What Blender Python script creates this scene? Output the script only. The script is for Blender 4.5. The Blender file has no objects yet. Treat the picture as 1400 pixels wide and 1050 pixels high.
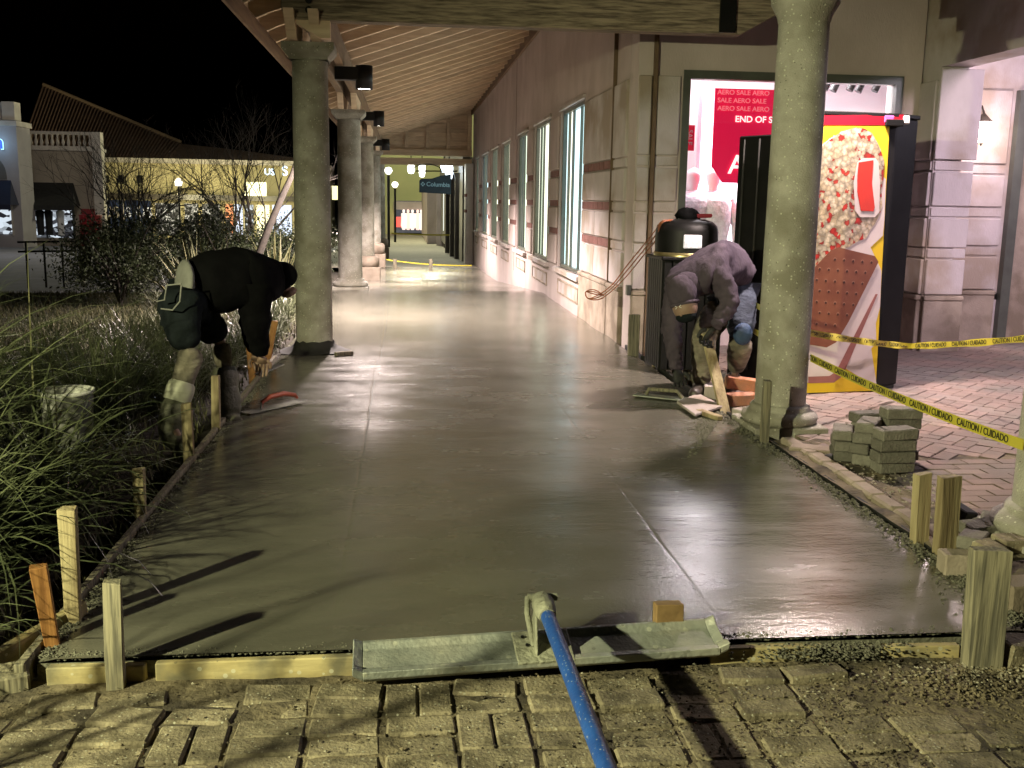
import bpy, bmesh, math, random
import numpy as np
from mathutils import Vector, Matrix, Quaternion
R = random.Random(7); NR = np.random.default_rng(11)
PI = math.pi
S = bpy.context.scene
COL = S.collection

# ------------------------------------------------------------------ camera
F = 1400.0; H = 1.4
yd = Vector((-147, 253, F)).normalized()
up = Vector((133, 7824., -1400)); up = (up - up.dot(yd) * yd).normalized()
xa = up.cross(yd); xa = xa if xa.x > 0 else -xa
def cam_to_world(v): return Vector((v.dot(xa), v.dot(yd), v.dot(up)))
c_right, c_up, c_back = cam_to_world(Vector((1, 0, 0))), cam_to_world(Vector((0, 1, 0))), cam_to_world(Vector((0, 0, -1)))
cam = bpy.data.objects.new('camera', bpy.data.cameras.new('camera')); COL.objects.link(cam)
cam.matrix_world = Matrix(((c_right.x, c_up.x, c_back.x, 0), (c_right.y, c_up.y, c_back.y, 0), (c_right.z, c_up.z, c_back.z, H), (0, 0, 0, 1)))
cam.data.sensor_width = 36; cam.data.lens = 36 * F / 1400; cam.data.clip_start = .05; cam.data.clip_end = 600
S.camera = cam
def ray(px, py): return cam_to_world(Vector((px - 700, 525 - py, F)))
def at(px, py, Y):                       # point of the photograph at distance Y along the walk
    r = ray(px, py); return Vector((0, 0, H)) + r * (Y / r.y)
def gp(px, py, z=0.0):                   # point of the photograph on a level surface
    r = ray(px, py); return Vector((0, 0, H)) + r * ((z - H) / r.z)
def onplane(px, py, p, n):
    r = ray(px, py); o = Vector((0, 0, H)); return o + r * ((p - o).dot(n) / r.dot(n))

# ------------------------------------------------------------------ world, exposure, lamps
W = bpy.data.worlds.new('World'); S.world = W; W.use_nodes = True
nt = W.node_tree; bg = nt.nodes['Background']
sky = nt.nodes.new('ShaderNodeTexSky'); sky.sky_type = 'NISHITA'; sky.sun_disc = False
sky.sun_elevation = math.radians(-4); sky.sun_rotation = math.radians(200)
nt.links.new(sky.outputs[0], bg.inputs[0]); bg.inputs[1].default_value = .02
S.view_settings.view_transform = 'Standard'; S.view_settings.look = 'None'
S.view_settings.exposure = .15; S.view_settings.gamma = 1
S.cycles.max_bounces = 6; S.cycles.sample_clamp_indirect = 4; S.cycles.caustics_reflective = False; S.cycles.caustics_refractive = False
def lamp(name, kind, loc, power, color, aim=None, **kw):
    d = bpy.data.lights.new(name, kind); d.energy = power; d.color = color
    for k, v in kw.items(): setattr(d, k, v)
    o = bpy.data.objects.new(name, d); COL.objects.link(o); o.location = loc
    if aim is not None: o.rotation_euler = (Vector(aim) - Vector(loc)).to_track_quat('-Z', 'Y').to_euler()
    return o
# the crew's work light on its stand, just outside the picture on the left, throws the low yellow light
WORK = Vector((-3.6, .2, 2.3))
lamp('work_light_beam', 'SPOT', WORK, 1900, (1.0, .98, .56), WORK + Vector((.583, .695, -.43)), spot_size=math.radians(80), spot_blend=.75, shadow_soft_size=.05)
# ------------------------------------------------------------------ helpers
def gz(y):
    return float(np.interp(y, [-50, 16, 24, 34, 60, 90, 400], [0, 0, -.45, -.62, -1.1, -1.3, -1.5]))
def lz(x, y):                            # lie of the land left of the walk
    return gz(y) - .10 - .30 * min(max((-x - 4) / 6, 0), 1) * min(max((y - 14) / 12, 0), 1)

def link(o, parent=None):
    COL.objects.link(o)
    if parent is not None: o.parent = parent
    return o
def tag(o, label=None, cat=None, group=None, kind=None):
    if label: o['label'] = label
    if cat: o['category'] = cat
    if group: o['group'] = group
    if kind: o['kind'] = kind
    return o
def empty(name, loc, label, cat, group=None, rz=0):
    o = bpy.data.objects.new(name, None); link(o); o.location = loc; o.rotation_euler = (0, 0, rz); o.empty_display_size = .1
    bpy.context.view_layer.update()
    return tag(o, label, cat, group)

class MB:
    def __init__(s): s.v = []; s.f = []; s.sm = []
    def add(s, vs, fs, sm=False):
        n = len(s.v); s.v += [tuple(v) for v in vs]; s.f += [tuple(i + n for i in f) for f in fs]; s.sm += [sm] * len(fs); return s
    def box(s, a, b, m=None):
        x0, y0, z0 = a; x1, y1, z1 = b
        vs = [Vector(p) for p in ((x0,y0,z0),(x1,y0,z0),(x1,y1,z0),(x0,y1,z0),(x0,y0,z1),(x1,y0,z1),(x1,y1,z1),(x0,y1,z1))]
        if m is not None: vs = [m @ v for v in vs]
        return s.add(vs, [(0,3,2,1),(4,5,6,7),(0,1,5,4),(1,2,6,5),(2,3,7,6),(3,0,4,7)])
    def cbox(s, c, d, m=None):
        c = Vector(c); d = Vector(d) / 2
        return s.box(c - d, c + d, m)
    def beam(s, p, q, w, h, up_=(0, 0, 1)):      # box from p to q, w wide, h high
        p = Vector(p); q = Vector(q); d = (q - p); L = d.length; d.normalize()
        sx = d.cross(Vector(up_))
        if sx.length < 1e-4: sx = d.cross(Vector((0, 1, 0)))
        sx.normalize(); u = sx.cross(d)
        vs = []
        for t in (p, q):
            for a, b in ((-1,-1),(1,-1),(1,1),(-1,1)): vs.append(t + sx * a * w / 2 + u * b * h / 2)
        return s.add(vs, [(0,3,2,1),(4,5,6,7),(0,1,5,4),(1,2,6,5),(2,3,7,6),(3,0,4,7)])
    def tube(s, pts, r, n=8, cap=True):
        pts = [Vector(p) for p in pts]; k = len(pts)
        rr = r if isinstance(r, (list, tuple)) else [r] * k
        vs = []; ref = Vector((0, 0, 1))
        for i, p in enumerate(pts):
            d = (pts[min(i+1, k-1)] - pts[max(i-1, 0)]).normalized()
            if abs(d.dot(ref)) > .95: ref = Vector((1, 0, 0)) if abs(d.x) < .9 else Vector((0, 1, 0))
            a = d.cross(ref).normalized(); b = d.cross(a)
            ref = a.cross(d) * 1.0
            for j in range(n):
                t = 2 * PI * j / n; vs.append(p + (a * math.cos(t) + b * math.sin(t)) * rr[i])
        fs = [(i*n+j, i*n+(j+1) % n, (i+1)*n+(j+1) % n, (i+1)*n+j) for i in range(k-1) for j in range(n)]
        s.add(vs, fs, True)
        if cap: s.add(vs[:n], [tuple(range(n))]); s.add(vs[-n:], [tuple(reversed(range(n)))])
        return s
    def lathe(s, prof, c=(0, 0, 0), n=40):       # prof: list of (r, z); smooth
        c = Vector(c); vs = []; k = len(prof)
        for r, z in prof:
            for j in range(n):
                t = 2 * PI * j / n; vs.append(c + Vector((r * math.cos(t), r * math.sin(t), z)))
        fs = [(i*n+j, i*n+(j+1) % n, (i+1)*n+(j+1) % n, (i+1)*n+j) for i in range(k-1) for j in range(n)]
        return s.add(vs, fs, True)
    def poly(s, pts): return s.add(pts, [tuple(range(len(pts)))])
    def prism(s, pts, off):                      # extrude a polygon by a vector
        pts = [Vector(p) for p in pts]; off = Vector(off); n = len(pts)
        return s.add(pts + [p + off for p in pts], [tuple(reversed(range(n))), tuple(range(n, 2*n))] + [(i, (i+1) % n, n+(i+1) % n, n+i) for i in range(n)])
    def mesh(s, name, m, bevel=0, jit=0, fix=True):
        me = bpy.data.meshes.new(name)
        v = s.v
        if jit: v = [(a + R.uniform(-jit, jit), b + R.uniform(-jit, jit), c + R.uniform(-jit, jit)) for a, b, c in v]
        me.from_pydata(v, [], s.f); me.polygons.foreach_set('use_smooth', s.sm)
        if bevel or fix:
            bm = bmesh.new(); bm.from_mesh(me)
            bmesh.ops.recalc_face_normals(bm, faces=bm.faces)
            if bevel: bmesh.ops.bevel(bm, geom=bm.edges[:], offset=bevel, segments=1, affect='EDGES', clamp_overlap=True)
            bm.to_mesh(me); bm.free()
        if m is not None: me.materials.append(m)
        return me
    def build(s, name, m, parent=None, bevel=0, jit=0, fix=True):
        o = bpy.data.objects.new(name, s.mesh(name, m, bevel, jit, fix)); link(o, parent)
        if parent is not None and parent.type == 'EMPTY':
            o.matrix_parent_inverse = parent.matrix_world.inverted()
        elif parent is not None:
            o.matrix_parent_inverse = parent.matrix_world.inverted()
        return o

def text(name, body, mt, M, size, depth=.004, parent=None, align='CENTER', squeeze=1.0):
    cu = bpy.data.curves.new(name, 'FONT'); cu.body = body; cu.size = size; cu.extrude = depth; cu.align_x = align; cu.align_y = 'CENTER'; cu.offset = size * .012
    o = bpy.data.objects.new(name + '_tmp', cu); COL.objects.link(o)
    dg = bpy.context.evaluated_depsgraph_get(); me = bpy.data.meshes.new_from_object(o.evaluated_get(dg)); bpy.data.objects.remove(o)
    me.transform(M @ Matrix.Diagonal((squeeze, 1, 1, 1))); me.materials.clear(); me.materials.append(mt); me.name = name
    t = bpy.data.objects.new(name, me); link(t, parent)
    if parent is not None: t.matrix_parent_inverse = parent.matrix_world.inverted()
    return t
def basis(o, x, y):                              # matrix: text lies in the x / y directions
    x = Vector(x).normalized(); y = Vector(y); y = (y - y.dot(x) * x).normalized(); z = x.cross(y)
    return Matrix(((x.x, y.x, z.x, o[0]), (x.y, y.y, z.y, o[1]), (x.z, y.z, z.z, o[2]), (0, 0, 0, 1)))

# ------------------------------------------------------------------ materials
def mat(name, c1, c2=None, scale=4., rough=.7, bump=0., bscale=None, stretch=(1, 1, 1), rand=0., metal=0., spec=.5, lo=.35, hi=.65, c3=None, s3=1.2, det=6, rvar=0., emit=None, es=0, world=True):
    m = bpy.data.materials.new(name); m.use_nodes = True; n = m.node_tree.nodes; l = m.node_tree.links; b = n['Principled BSDF']
    b.inputs['Roughness'].default_value = rough; b.inputs['Metallic'].default_value = metal; b.inputs['Specular IOR Level'].default_value = spec
    if emit: b.inputs['Emission Color'].default_value = (*emit, 1); b.inputs['Emission Strength'].default_value = es
    if c2 is None: c2 = tuple(x * .8 for x in c1)
    if world: g = n.new('ShaderNodeNewGeometry'); src = g.outputs['Position']
    else: g = n.new('ShaderNodeTexCoord'); src = g.outputs['Object']
    mp = n.new('ShaderNodeMapping'); mp.inputs['Scale'].default_value = stretch; l.new(src, mp.inputs[0])
    tx = n.new('ShaderNodeTexNoise'); tx.inputs['Scale'].default_value = scale; tx.inputs['Detail'].default_value = det; tx.inputs['Roughness'].default_value = .6; l.new(mp.outputs[0], tx.inputs['Vector'])
    rp = n.new('ShaderNodeValToRGB'); rp.color_ramp.elements[0].position = lo; rp.color_ramp.elements[1].position = hi
    rp.color_ramp.elements[0].color = (*c1, 1); rp.color_ramp.elements[1].color = (*c2, 1); l.new(tx.outputs[0], rp.inputs[0]); out = rp.outputs[0]
    if c3:
        t3 = n.new('ShaderNodeTexNoise'); t3.inputs['Scale'].default_value = s3; t3.inputs['Detail'].default_value = 5; l.new(mp.outputs[0] if name.startswith(('timber', 'wood')) else src, t3.inputs['Vector'])
        r3 = n.new('ShaderNodeValToRGB'); r3.color_ramp.elements[0].position = .45; r3.color_ramp.elements[1].position = .62; l.new(t3.outputs[0], r3.inputs[0])
        mx = n.new('ShaderNodeMixRGB'); l.new(r3.outputs[0], mx.inputs[0]); l.new(out, mx.inputs[1]); mx.inputs[2].default_value = (*c3, 1); out = mx.outputs[0]
    if rand:
        oi = n.new('ShaderNodeObjectInfo'); mr = n.new('ShaderNodeMapRange'); mr.inputs[3].default_value = 1 - rand; mr.inputs[4].default_value = 1 + rand; l.new(oi.outputs['Random'], mr.inputs[0])
        hs = n.new('ShaderNodeHueSaturation'); l.new(mr.outputs[0], hs.inputs['Value']); l.new(out, hs.inputs['Color']); out = hs.outputs[0]
    l.new(out, b.inputs['Base Color'])
    if rvar:
        rr = n.new('ShaderNodeMapRange'); rr.inputs[1].default_value = .3; rr.inputs[2].default_value = .7; rr.inputs[3].default_value = rough - rvar; rr.inputs[4].default_value = rough + rvar; l.new(tx.outputs[0], rr.inputs[0]); l.new(rr.outputs[0], b.inputs['Roughness'])
    if bump:
        tb = n.new('ShaderNodeTexNoise'); tb.inputs['Scale'].default_value = bscale or scale * 5; tb.inputs['Detail'].default_value = 6; l.new(mp.outputs[0], tb.inputs['Vector'])
        bp = n.new('ShaderNodeBump'); bp.inputs['Strength'].default_value = bump; bp.inputs['Distance'].default_value = .02; l.new(tb.outputs[0], bp.inputs['Height']); l.new(bp.outputs[0], b.inputs['Normal'])
    return m
def glow(name, col, s):
    m = bpy.data.materials.new(name); m.use_nodes = True; b = m.node_tree.nodes['Principled BSDF']
    b.inputs['Base Color'].default_value = (*col, 1); b.inputs['Emission Color'].default_value = (*col, 1); b.inputs['Emission Strength'].default_value = s; return m

M = {}
M['sand'] = mat('sand', (.13, .105, .065), (.22, .18, .115), 9, .95, .7, 40, c3=(.05, .04, .028), s3=4)
M['paver'] = mat('paver', (.31, .265, .175), (.21, .175, .12), 16, .9, .4, 90, rand=.2, c3=(.12, .10, .065), s3=13)
M['paver_far'] = mat('paver_far', (.28, .20, .17), (.20, .15, .13), 3, .85, .25, 60, rand=.2, c3=(.2, .17, .15), s3=1.5)
M['paver_grey'] = mat('paver_grey', (.19, .18, .15), (.13, .12, .10), 14, .9, .5, 70, rand=.25)
M['brick'] = mat('brick', (.42, .18, .10), (.33, .17, .12), 14, .9, .4, 60, rand=.15)
M['soil'] = mat('soil', (.035, .028, .02), (.018, .015, .01), 8, 1, .9, 30)
M['lawn'] = mat('lawn', (.06, .055, .025), (.035, .04, .018), 3, 1, .5, 60)
M['plaza'] = mat('plaza', (.2, .2, .22), (.15, .15, .165), 1.5, .8, .1)
M['stucco'] = mat('stucco', (.55, .47, .455), (.47, .40, .385), 2.2, .9, .18, 90, c3=(.43, .36, .34), s3=1.1, stretch=(1, 1, .35))
M['stone'] = mat('stone', (.52, .47, .47), (.44, .395, .395), 3, .88, .2, 80, c3=(.33, .27, .22), s3=1.6, stretch=(1, 1, .4))
M['stone_base'] = mat('stone_base', (.36, .30, .24), (.27, .225, .18), 4, .9, .3, 70, c3=(.2, .16, .12), s3=3)
M['redband'] = mat('redband', (.23, .105, .095), (.17, .08, .07), 12, .85, .4, 60)
M['joint'] = mat('joint', (.16, .105, .06), (.11, .07, .045), 6, .8)
M['column'] = mat('column', (.43, .41, .36), (.33, .315, .27), 9, .82, .45, 120, c3=(.24, .225, .18), s3=3.4)
def speckle(m, sc=60, amt=1.0):
    n = m.node_tree.nodes; l = m.node_tree.links; b = n['Principled BSDF']; src = b.inputs['Base Color'].links[0].from_socket
    g = n.new('ShaderNodeNewGeometry'); v = n.new('ShaderNodeTexVoronoi'); v.inputs['Scale'].default_value = sc; l.new(g.outputs['Position'], v.inputs['Vector'])
    sep = n.new('ShaderNodeSeparateColor'); l.new(v.outputs['Color'], sep.inputs[0])
    for chan, thr, dist, col in ((0, .80, .30, (.62, .62, .5, 1)), (1, .90, .22, (.05, .05, .04, 1))):
        a = n.new('ShaderNodeMath'); a.operation = 'GREATER_THAN'; a.inputs[1].default_value = thr; l.new(sep.outputs[chan], a.inputs[0])
        d = n.new('ShaderNodeMath'); d.operation = 'LESS_THAN'; d.inputs[1].default_value = dist; l.new(v.outputs['Distance'], d.inputs[0])
        k = n.new('ShaderNodeMath'); k.operation = 'MULTIPLY'; l.new(a.outputs[0], k.inputs[0]); l.new(d.outputs[0], k.inputs[1])
        k2 = n.new('ShaderNodeMath'); k2.operation = 'MULTIPLY'; k2.inputs[1].default_value = .75 * amt; l.new(k.outputs[0], k2.inputs[0])
        mx = n.new('ShaderNodeMixRGB'); l.new(k2.outputs[0], mx.inputs[0]); l.new(src, mx.inputs[1]); mx.inputs[2].default_value = col; src = mx.outputs[0]
    l.new(src, b.inputs['Base Color'])
speckle(M['column'], 55); speckle(M['paver'], 90, .6)
M['blue'] = mat('blue', (.02, .085, .34), (.015, .06, .26), 12, .45, .15); speckle(M['blue'], 130, .55)
M['timber'] = mat('timber', (.80, .64, .46), (.64, .48, .33), 5, .75, .25, 12, stretch=(.5, 4, 4), rand=.10)
M['timber_y'] = mat('timber_y', (.27, .18, .105), (.18, .115, .07), 3, .8, .2, 12, stretch=(5, .4, 5), rand=.24)
M['timber_old'] = mat('timber_old', (.36, .29, .21), (.10, .075, .055), 9, .85, .9, 8, stretch=(.5, 6, 6), lo=.38, hi=.66, det=9)
M['wood_new'] = mat('wood_new', (.42, .35, .2), (.31, .25, .14), 7, .75, .35, 14, stretch=(5, 5, .35), rand=.12, c3=(.2, .15, .08), s3=3)
M['wood_grey'] = mat('wood_grey', (.28, .25, .17), (.19, .17, .12), 7, .9, .4, 8, stretch=(5, 5, .35), rand=.15, c3=(.12, .11, .08), s3=14)
M['wood_orange'] = mat('wood_orange', (.42, .2, .06), (.28, .12, .035), 10, .7, .3, 8, stretch=(5, 5, .35))
M['form'] = mat('form', (.55, .46, .24), (.4, .32, .15), 6, .8, .4, 12, stretch=(.3, 1, 2), c3=(.18, .16, .1), s3=6)
M['black'] = mat('black', (.006, .006, .006), (.010, .010, .010), 6, .5, spec=.22)
M['blackmat'] = mat('blackmat', (.02, .02, .018), (.012, .012, .011), 6, .8)
M['bronze'] = mat('bronze', (.05, .04, .03), (.035, .03, .025), 8, .45)
M['frame'] = mat('frame', (.09, .10, .085), (.07, .075, .065), 6, .4)
M['alu'] = mat('alu', (.34, .36, .33), (.22, .235, .215), 9, .55, .25, 60, c3=(.40, .40, .35), s3=5, metal=.35)
M['headgrey'] = mat('headgrey', (.34, .34, .26), (.22, .22, .17), 22, .8, .5, 60)
M['crumb'] = mat('crumb', (.17, .165, .125), (.11, .105, .075), 30, .85, .5, 90)
M['gravel'] = mat('gravel', (.5, .46, .36), (.3, .27, .2), 20, .9, rand=.3)
M['yellow'] = mat('yellow', (.58, .50, .05), (.50, .43, .05), 8, .45)
M['ink'] = mat('ink', (.02, .02, .015), None, 5, .6)
M['white'] = mat('white', (.75, .75, .75), (.68, .68, .68), 8, .5)
M['bucket'] = mat('bucket', (.80, .80, .74), (.70, .70, .64), 8, .5)
M['leaf'] = mat('leaf', (.045, .06, .022), (.028, .04, .014), 3, .55, rand=.2)
M['leaf_dry'] = mat('leaf_dry', (.13, .12, .05), (.07, .08, .03), 3, .6)
M['blade'] = mat('blade', (.17, .19, .10), (.035, .048, .022), 1.7, .36, spec=.7, rand=.2)
M['bark'] = mat('bark', (.06, .05, .04), (.035, .03, .025), 20, .9)
M['palebark'] = mat('palebark', (.07, .068, .06), (.045, .042, .038), 9, .85)
M['roof_tile'] = mat('roof_tile', (.15, .085, .055), (.1, .055, .04), 3, .9, rand=.1)
M['red'] = mat('red', (.72, .02, .07), (.66, .02, .06), 3, .6)
M['cord'] = mat('cord', (.38, .13, .05), (.26, .09, .05), 10, .6)
M['hoodie_black'] = mat('hoodie_black', (.004, .004, .0045), (.0025, .0025, .003), 10, .95, .3, 14, spec=.08)
M['hoodie_grey'] = mat('hoodie_grey', (.085, .068, .088), (.055, .044, .060), 5, .9, .9, 9, spec=.08, stretch=(1.6, 1.6, .7))
M['denim'] = mat('denim', (.05, .065, .095), (.022, .03, .048), 9, .9, .9, 14, stretch=(1, 1, 2.2))
M['dark_trouser'] = mat('dark_trouser', (.014, .018, .021), (.009, .012, .013), 14, .9, .5, 20, spec=.08)
M['khaki'] = mat('khaki', (.27, .24, .185), (.15, .13, .095), 9, .9, .9, 14, stretch=(1, 1, 2.2), c3=(.09, .08, .06), s3=7)
M['grey_shirt'] = mat('grey_shirt', (.24, .24, .22), (.17, .17, .155), 10, .95, .5, 20)
M['boot'] = mat('boot', (.11, .11, .075), (.07, .07, .05), 12, .6, .3)
M['boot_pale'] = mat('boot_pale', (.42, .42, .33), (.33, .33, .25), 8, .6)
M['skin'] = mat('skin', (.27, .175, .13), (.22, .14, .10), 10, .6)
M['glove'] = mat('glove', (.015, .015, .015), (.03, .03, .03), 20, .7, .4, 60)
M['kneepad'] = mat('kneepad', (.03, .07, .15), (.02, .04, .09), 12, .7, .3)

# wet concrete: darker and smoother where water stands, finely trowelled
def wet_concrete():
    m = bpy.data.materials.new('wet_concrete'); m.use_nodes = True; n = m.node_tree.nodes; l = m.node_tree.links; b = n['Principled BSDF']
    g = n.new('ShaderNodeNewGeometry'); P = g.outputs['Position']
    def noise(sc, st, det=5, rough=.6):
        mp = n.new('ShaderNodeMapping'); mp.inputs['Scale'].default_value = st; l.new(P, mp.inputs[0])
        t = n.new('ShaderNodeTexNoise'); t.inputs['Scale'].default_value = sc; t.inputs['Detail'].default_value = det; t.inputs['Roughness'].default_value = rough; l.new(mp.outputs[0], t.inputs['Vector']); return t.outputs[0]
    def mr(s, a, b_, c, d):
        t = n.new('ShaderNodeMapRange'); l.new(s, t.inputs[0])
        for i, v in zip((1, 2, 3, 4), (a, b_, c, d)): t.inputs[i].default_value = v
        return t.outputs[0]
    def math_(op, a, b_):
        t = n.new('ShaderNodeMath'); t.operation = op
        for i, v in enumerate((a, b_)):
            if isinstance(v, (int, float)): t.inputs[i].default_value = v
            else: l.new(v, t.inputs[i])
        return t.outputs[0]
    big = noise(.7, (1, .55, 1)); mid = noise(3.2, (.5, 1.2, 1)); fine = noise(48, (1, 1, 1), 4, .7); trow = noise(14, (.35, 1.4, 1), 4)
    rp = n.new('ShaderNodeValToRGB'); rp.color_ramp.elements[0].color = (.092, .09, .072, 1); rp.color_ramp.elements[1].color = (.15, .143, .113, 1)
    rp.color_ramp.elements[0].position = .3; rp.color_ramp.elements[1].position = .7
    l.new(math_('ADD', math_('MULTIPLY', big, .6), math_('MULTIPLY', mid, .4)), rp.inputs[0]); l.new(rp.outputs[0], b.inputs['Base Color'])
    sx = n.new('ShaderNodeSeparateXYZ'); l.new(P, sx.inputs[0])
    wet = mr(sx.outputs[1], 8.5, 10.5, 0, 1)                       # the far pour is freshly wet
    r0 = mr(math_('ADD', math_('MULTIPLY', big, .5), math_('MULTIPLY', mid, .5)), .38, .62, .15, .33); r1 = mr(big, .35, .65, .10, .22)
    mx = n.new('ShaderNodeMix'); mx.data_type = 'FLOAT'; l.new(wet, mx.inputs[0]); l.new(r0, mx.inputs[2]); l.new(r1, mx.inputs[3]); l.new(mx.outputs[0], b.inputs['Roughness'])
    hgt = math_('ADD', math_('MULTIPLY', fine, .30), math_('ADD', math_('MULTIPLY', trow, .35), math_('MULTIPLY', mid, 1.0)))
    bp = n.new('ShaderNodeBump'); bp.inputs['Strength'].default_value = .42; bp.inputs['Distance'].default_value = .009; l.new(hgt, bp.inputs['Height']); l.new(bp.outputs[0], b.inputs['Normal'])
    b.inputs['Specular IOR Level'].default_value = .6
    return m
M['wet'] = wet_concrete()

speckle(M['alu'], 34, .5); speckle(M['form'], 40, .6)
def window_mat(name, ca, cb, s, sc=6.):     # lit interior seen through glass: blinds and fittings as soft upright bands
    m = bpy.data.materials.new(name); m.use_nodes = True; n = m.node_tree.nodes; l = m.node_tree.links; b = n['Principled BSDF']
    g = n.new('ShaderNodeNewGeometry'); mp = n.new('ShaderNodeMapping'); mp.inputs['Scale'].default_value = (1, 1, .06); l.new(g.outputs['Position'], mp.inputs[0])
    t = n.new('ShaderNodeTexNoise'); t.inputs['Scale'].default_value = sc; t.inputs['Detail'].default_value = 3; l.new(mp.outputs[0], t.inputs['Vector'])
    rp = n.new('ShaderNodeValToRGB'); rp.color_ramp.elements[0].position = .4; rp.color_ramp.elements[1].position = .6; rp.color_ramp.elements[0].color = (*ca, 1); rp.color_ramp.elements[1].color = (*cb, 1)
    l.new(t.outputs[0], rp.inputs[0]); l.new(rp.outputs[0], b.inputs['Emission Color']); b.inputs['Emission Strength'].default_value = s
    b.inputs['Base Color'].default_value = (.05, .06, .06, 1); b.inputs['Roughness'].default_value = .08
    return m
def glass(name='glass'):
    m = bpy.data.materials.new(name); m.use_nodes = True; n = m.node_tree.nodes; l = m.node_tree.links
    tr = n.new('ShaderNodeBsdfTransparent'); gl = n.new('ShaderNodeBsdfGlossy'); gl.inputs['Roughness'].default_value = .02
    fr = n.new('ShaderNodeFresnel'); fr.inputs[0].default_value = 1.45; mx = n.new('ShaderNodeMixShader')
    l.new(fr.outputs[0], mx.inputs[0]); l.new(tr.outputs[0], mx.inputs[1]); l.new(gl.outputs[0], mx.inputs[2]); l.new(mx.outputs[0], n['Material Output'].inputs[0]); n.remove(n['Principled BSDF'])
    return m
M['glass'] = glass()

# ================================================================== SETTING
# base earth to the horizon (one sheet following the fall of the land)
xs = [-300, -60, -40, -30, -22, -16, -12, -10, -8, -6, -4, -2.5, -1.3, -1.14]; ys = [-30, 0, 2, 4, 8, 12, 14, 16, 18, 20, 22, 24, 26, 28, 30, 34, 40, 50, 60, 80, 120, 300]
b = MB(); b.add([(x, y, lz(x, y) - .06) for y in ys for x in xs], [(j*len(xs)+i, j*len(xs)+i+1, (j+1)*len(xs)+i+1, (j+1)*len(xs)+i) for j in range(len(ys)-1) for i in range(len(xs)-1)], True)
tag(b.build('ground', M['soil'], fix=False), kind='structure')
xs2 = [-1.14, 2.3, 12, 30, 300]
b = MB(); b.add([(x, y, gz(y) - .13) for y in ys for x in xs2], [(j*5+i, j*5+i+1, (j+1)*5+i+1, (j+1)*5+i) for j in range(len(ys)-1) for i in range(4)], True)
tag(b.build('subsoil', M['sand'], fix=False), kind='structure')
# lawn and plaza strips on the left
def strip(name, mt, x0, x1, y0, y1, dz, nx=8, ny=10):
    b = MB(); X = np.linspace(x0, x1, nx); Y = np.linspace(y0, y1, ny)
    b.add([(x, y, lz(x, y) + dz) for y in Y for x in X], [(j*nx+i, j*nx+i+1, (j+1)*nx+i+1, (j+1)*nx+i) for j in range(ny-1) for i in range(nx-1)], True)
    return tag(b.build(name, mt, fix=False), kind='structure')
strip('lawn', M['lawn'], -14, -2.6, 9.5, 18.2, -.03, 16, 14)
strip('plaza', M['plaza'], -60, -2.2, 18.2, 64, -.02, 16, 30)

# the fresh slab: a real sheet with tooled joints pressed in
SL, SR, SF, SE = -1.12, 2.15, 3.06, 30.0
def slab():
    jx = [(-.24, 3.35, 9.05), (1.07, 3.2, 9.05), (-.22, 9.05, 30), (.95, 9.05, 30)]; jy = [(9.05, -.0, 1.62)] + [(y, SL, SR) for y in (15.2, 21.4, 27.4)]
    X = sorted(set([round(v, 3) for v in np.linspace(SL, SR, 60)] + [round(j + d, 4) for j in (-.24, 1.07, -.22, .95) for d in (-.022, -.012, -.006, 0, .006, .012, .022)]))
    Y = sorted(set([round(float(v), 3) for v in np.concatenate([np.arange(SF, 10, .06), np.arange(10, SE + .01, .25)])] + [round(j + d, 4) for j in (9.05, 15.2, 21.4, 27.4) for d in (-.03, -.016, -.006, 0, .006, .016, .03)]))
    def prof(d): d = abs(d); return -.0010 * max(0, 1 - d / .008) if d < .008 else (.0001 * math.sin((d - .008) / .014 * PI) if d < .022 else 0)
    vs = []
    for y in Y:
        for x in X:
            z = gz(y) + .0018 * math.sin(x * 5.1 + y * 2.3) * math.sin(y * 3.1 - x * 2) + .0012 * math.sin(y * 9 + x * 3)
            for j, a, c in jx:
                if a <= y <= c: z += prof(x - j - .004 * math.sin(y * 1.3) - .003 * math.sin(y * 9))
            for j, a, c in jy:
                if a <= x <= c: z += prof((y - j) * .6)
            e = min(x - SL, SR - x); z -= max(0, .05 - e) * .18 + (.006 * R.random() if e < .07 else 0)
            xx = x + (.02 * math.sin(y * 3.7) * R.random() if e < .03 and y > SF else 0)
            vs.append((xx, y, z))
    nx = len(X); b = MB(); b.add(vs, [(j*nx+i, j*nx+i+1, (j+1)*nx+i+1, (j+1)*nx+i) for j in range(len(Y)-1) for i in range(nx-1)], True)
    o = tag(b.build('concrete_pavement', M['wet'], fix=False), kind='structure')
    # sides of the pour
    s = MB(); n = len(Y)
    for xx in (SL + .001, SR - .001):
        k = []
        for i, y in enumerate(Y[::3]): k += [(xx, y, gz(y) - .016), (xx, y, gz(y) - .13)]
        s.add(k, [(2*i, 2*i+2, 2*i+3, 2*i+1) for i in range(len(k)//2 - 1)])
    s.add([(SL, SF + .001, -.016), (SR, SF + .001, -.016), (SR, SF + .001, -.13), (SL, SF + .001, -.13)], [(0, 1, 2, 3)])
    s.build('slab_side', M['crumb'], o, fix=False)
    return o
SLAB = slab()

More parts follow.
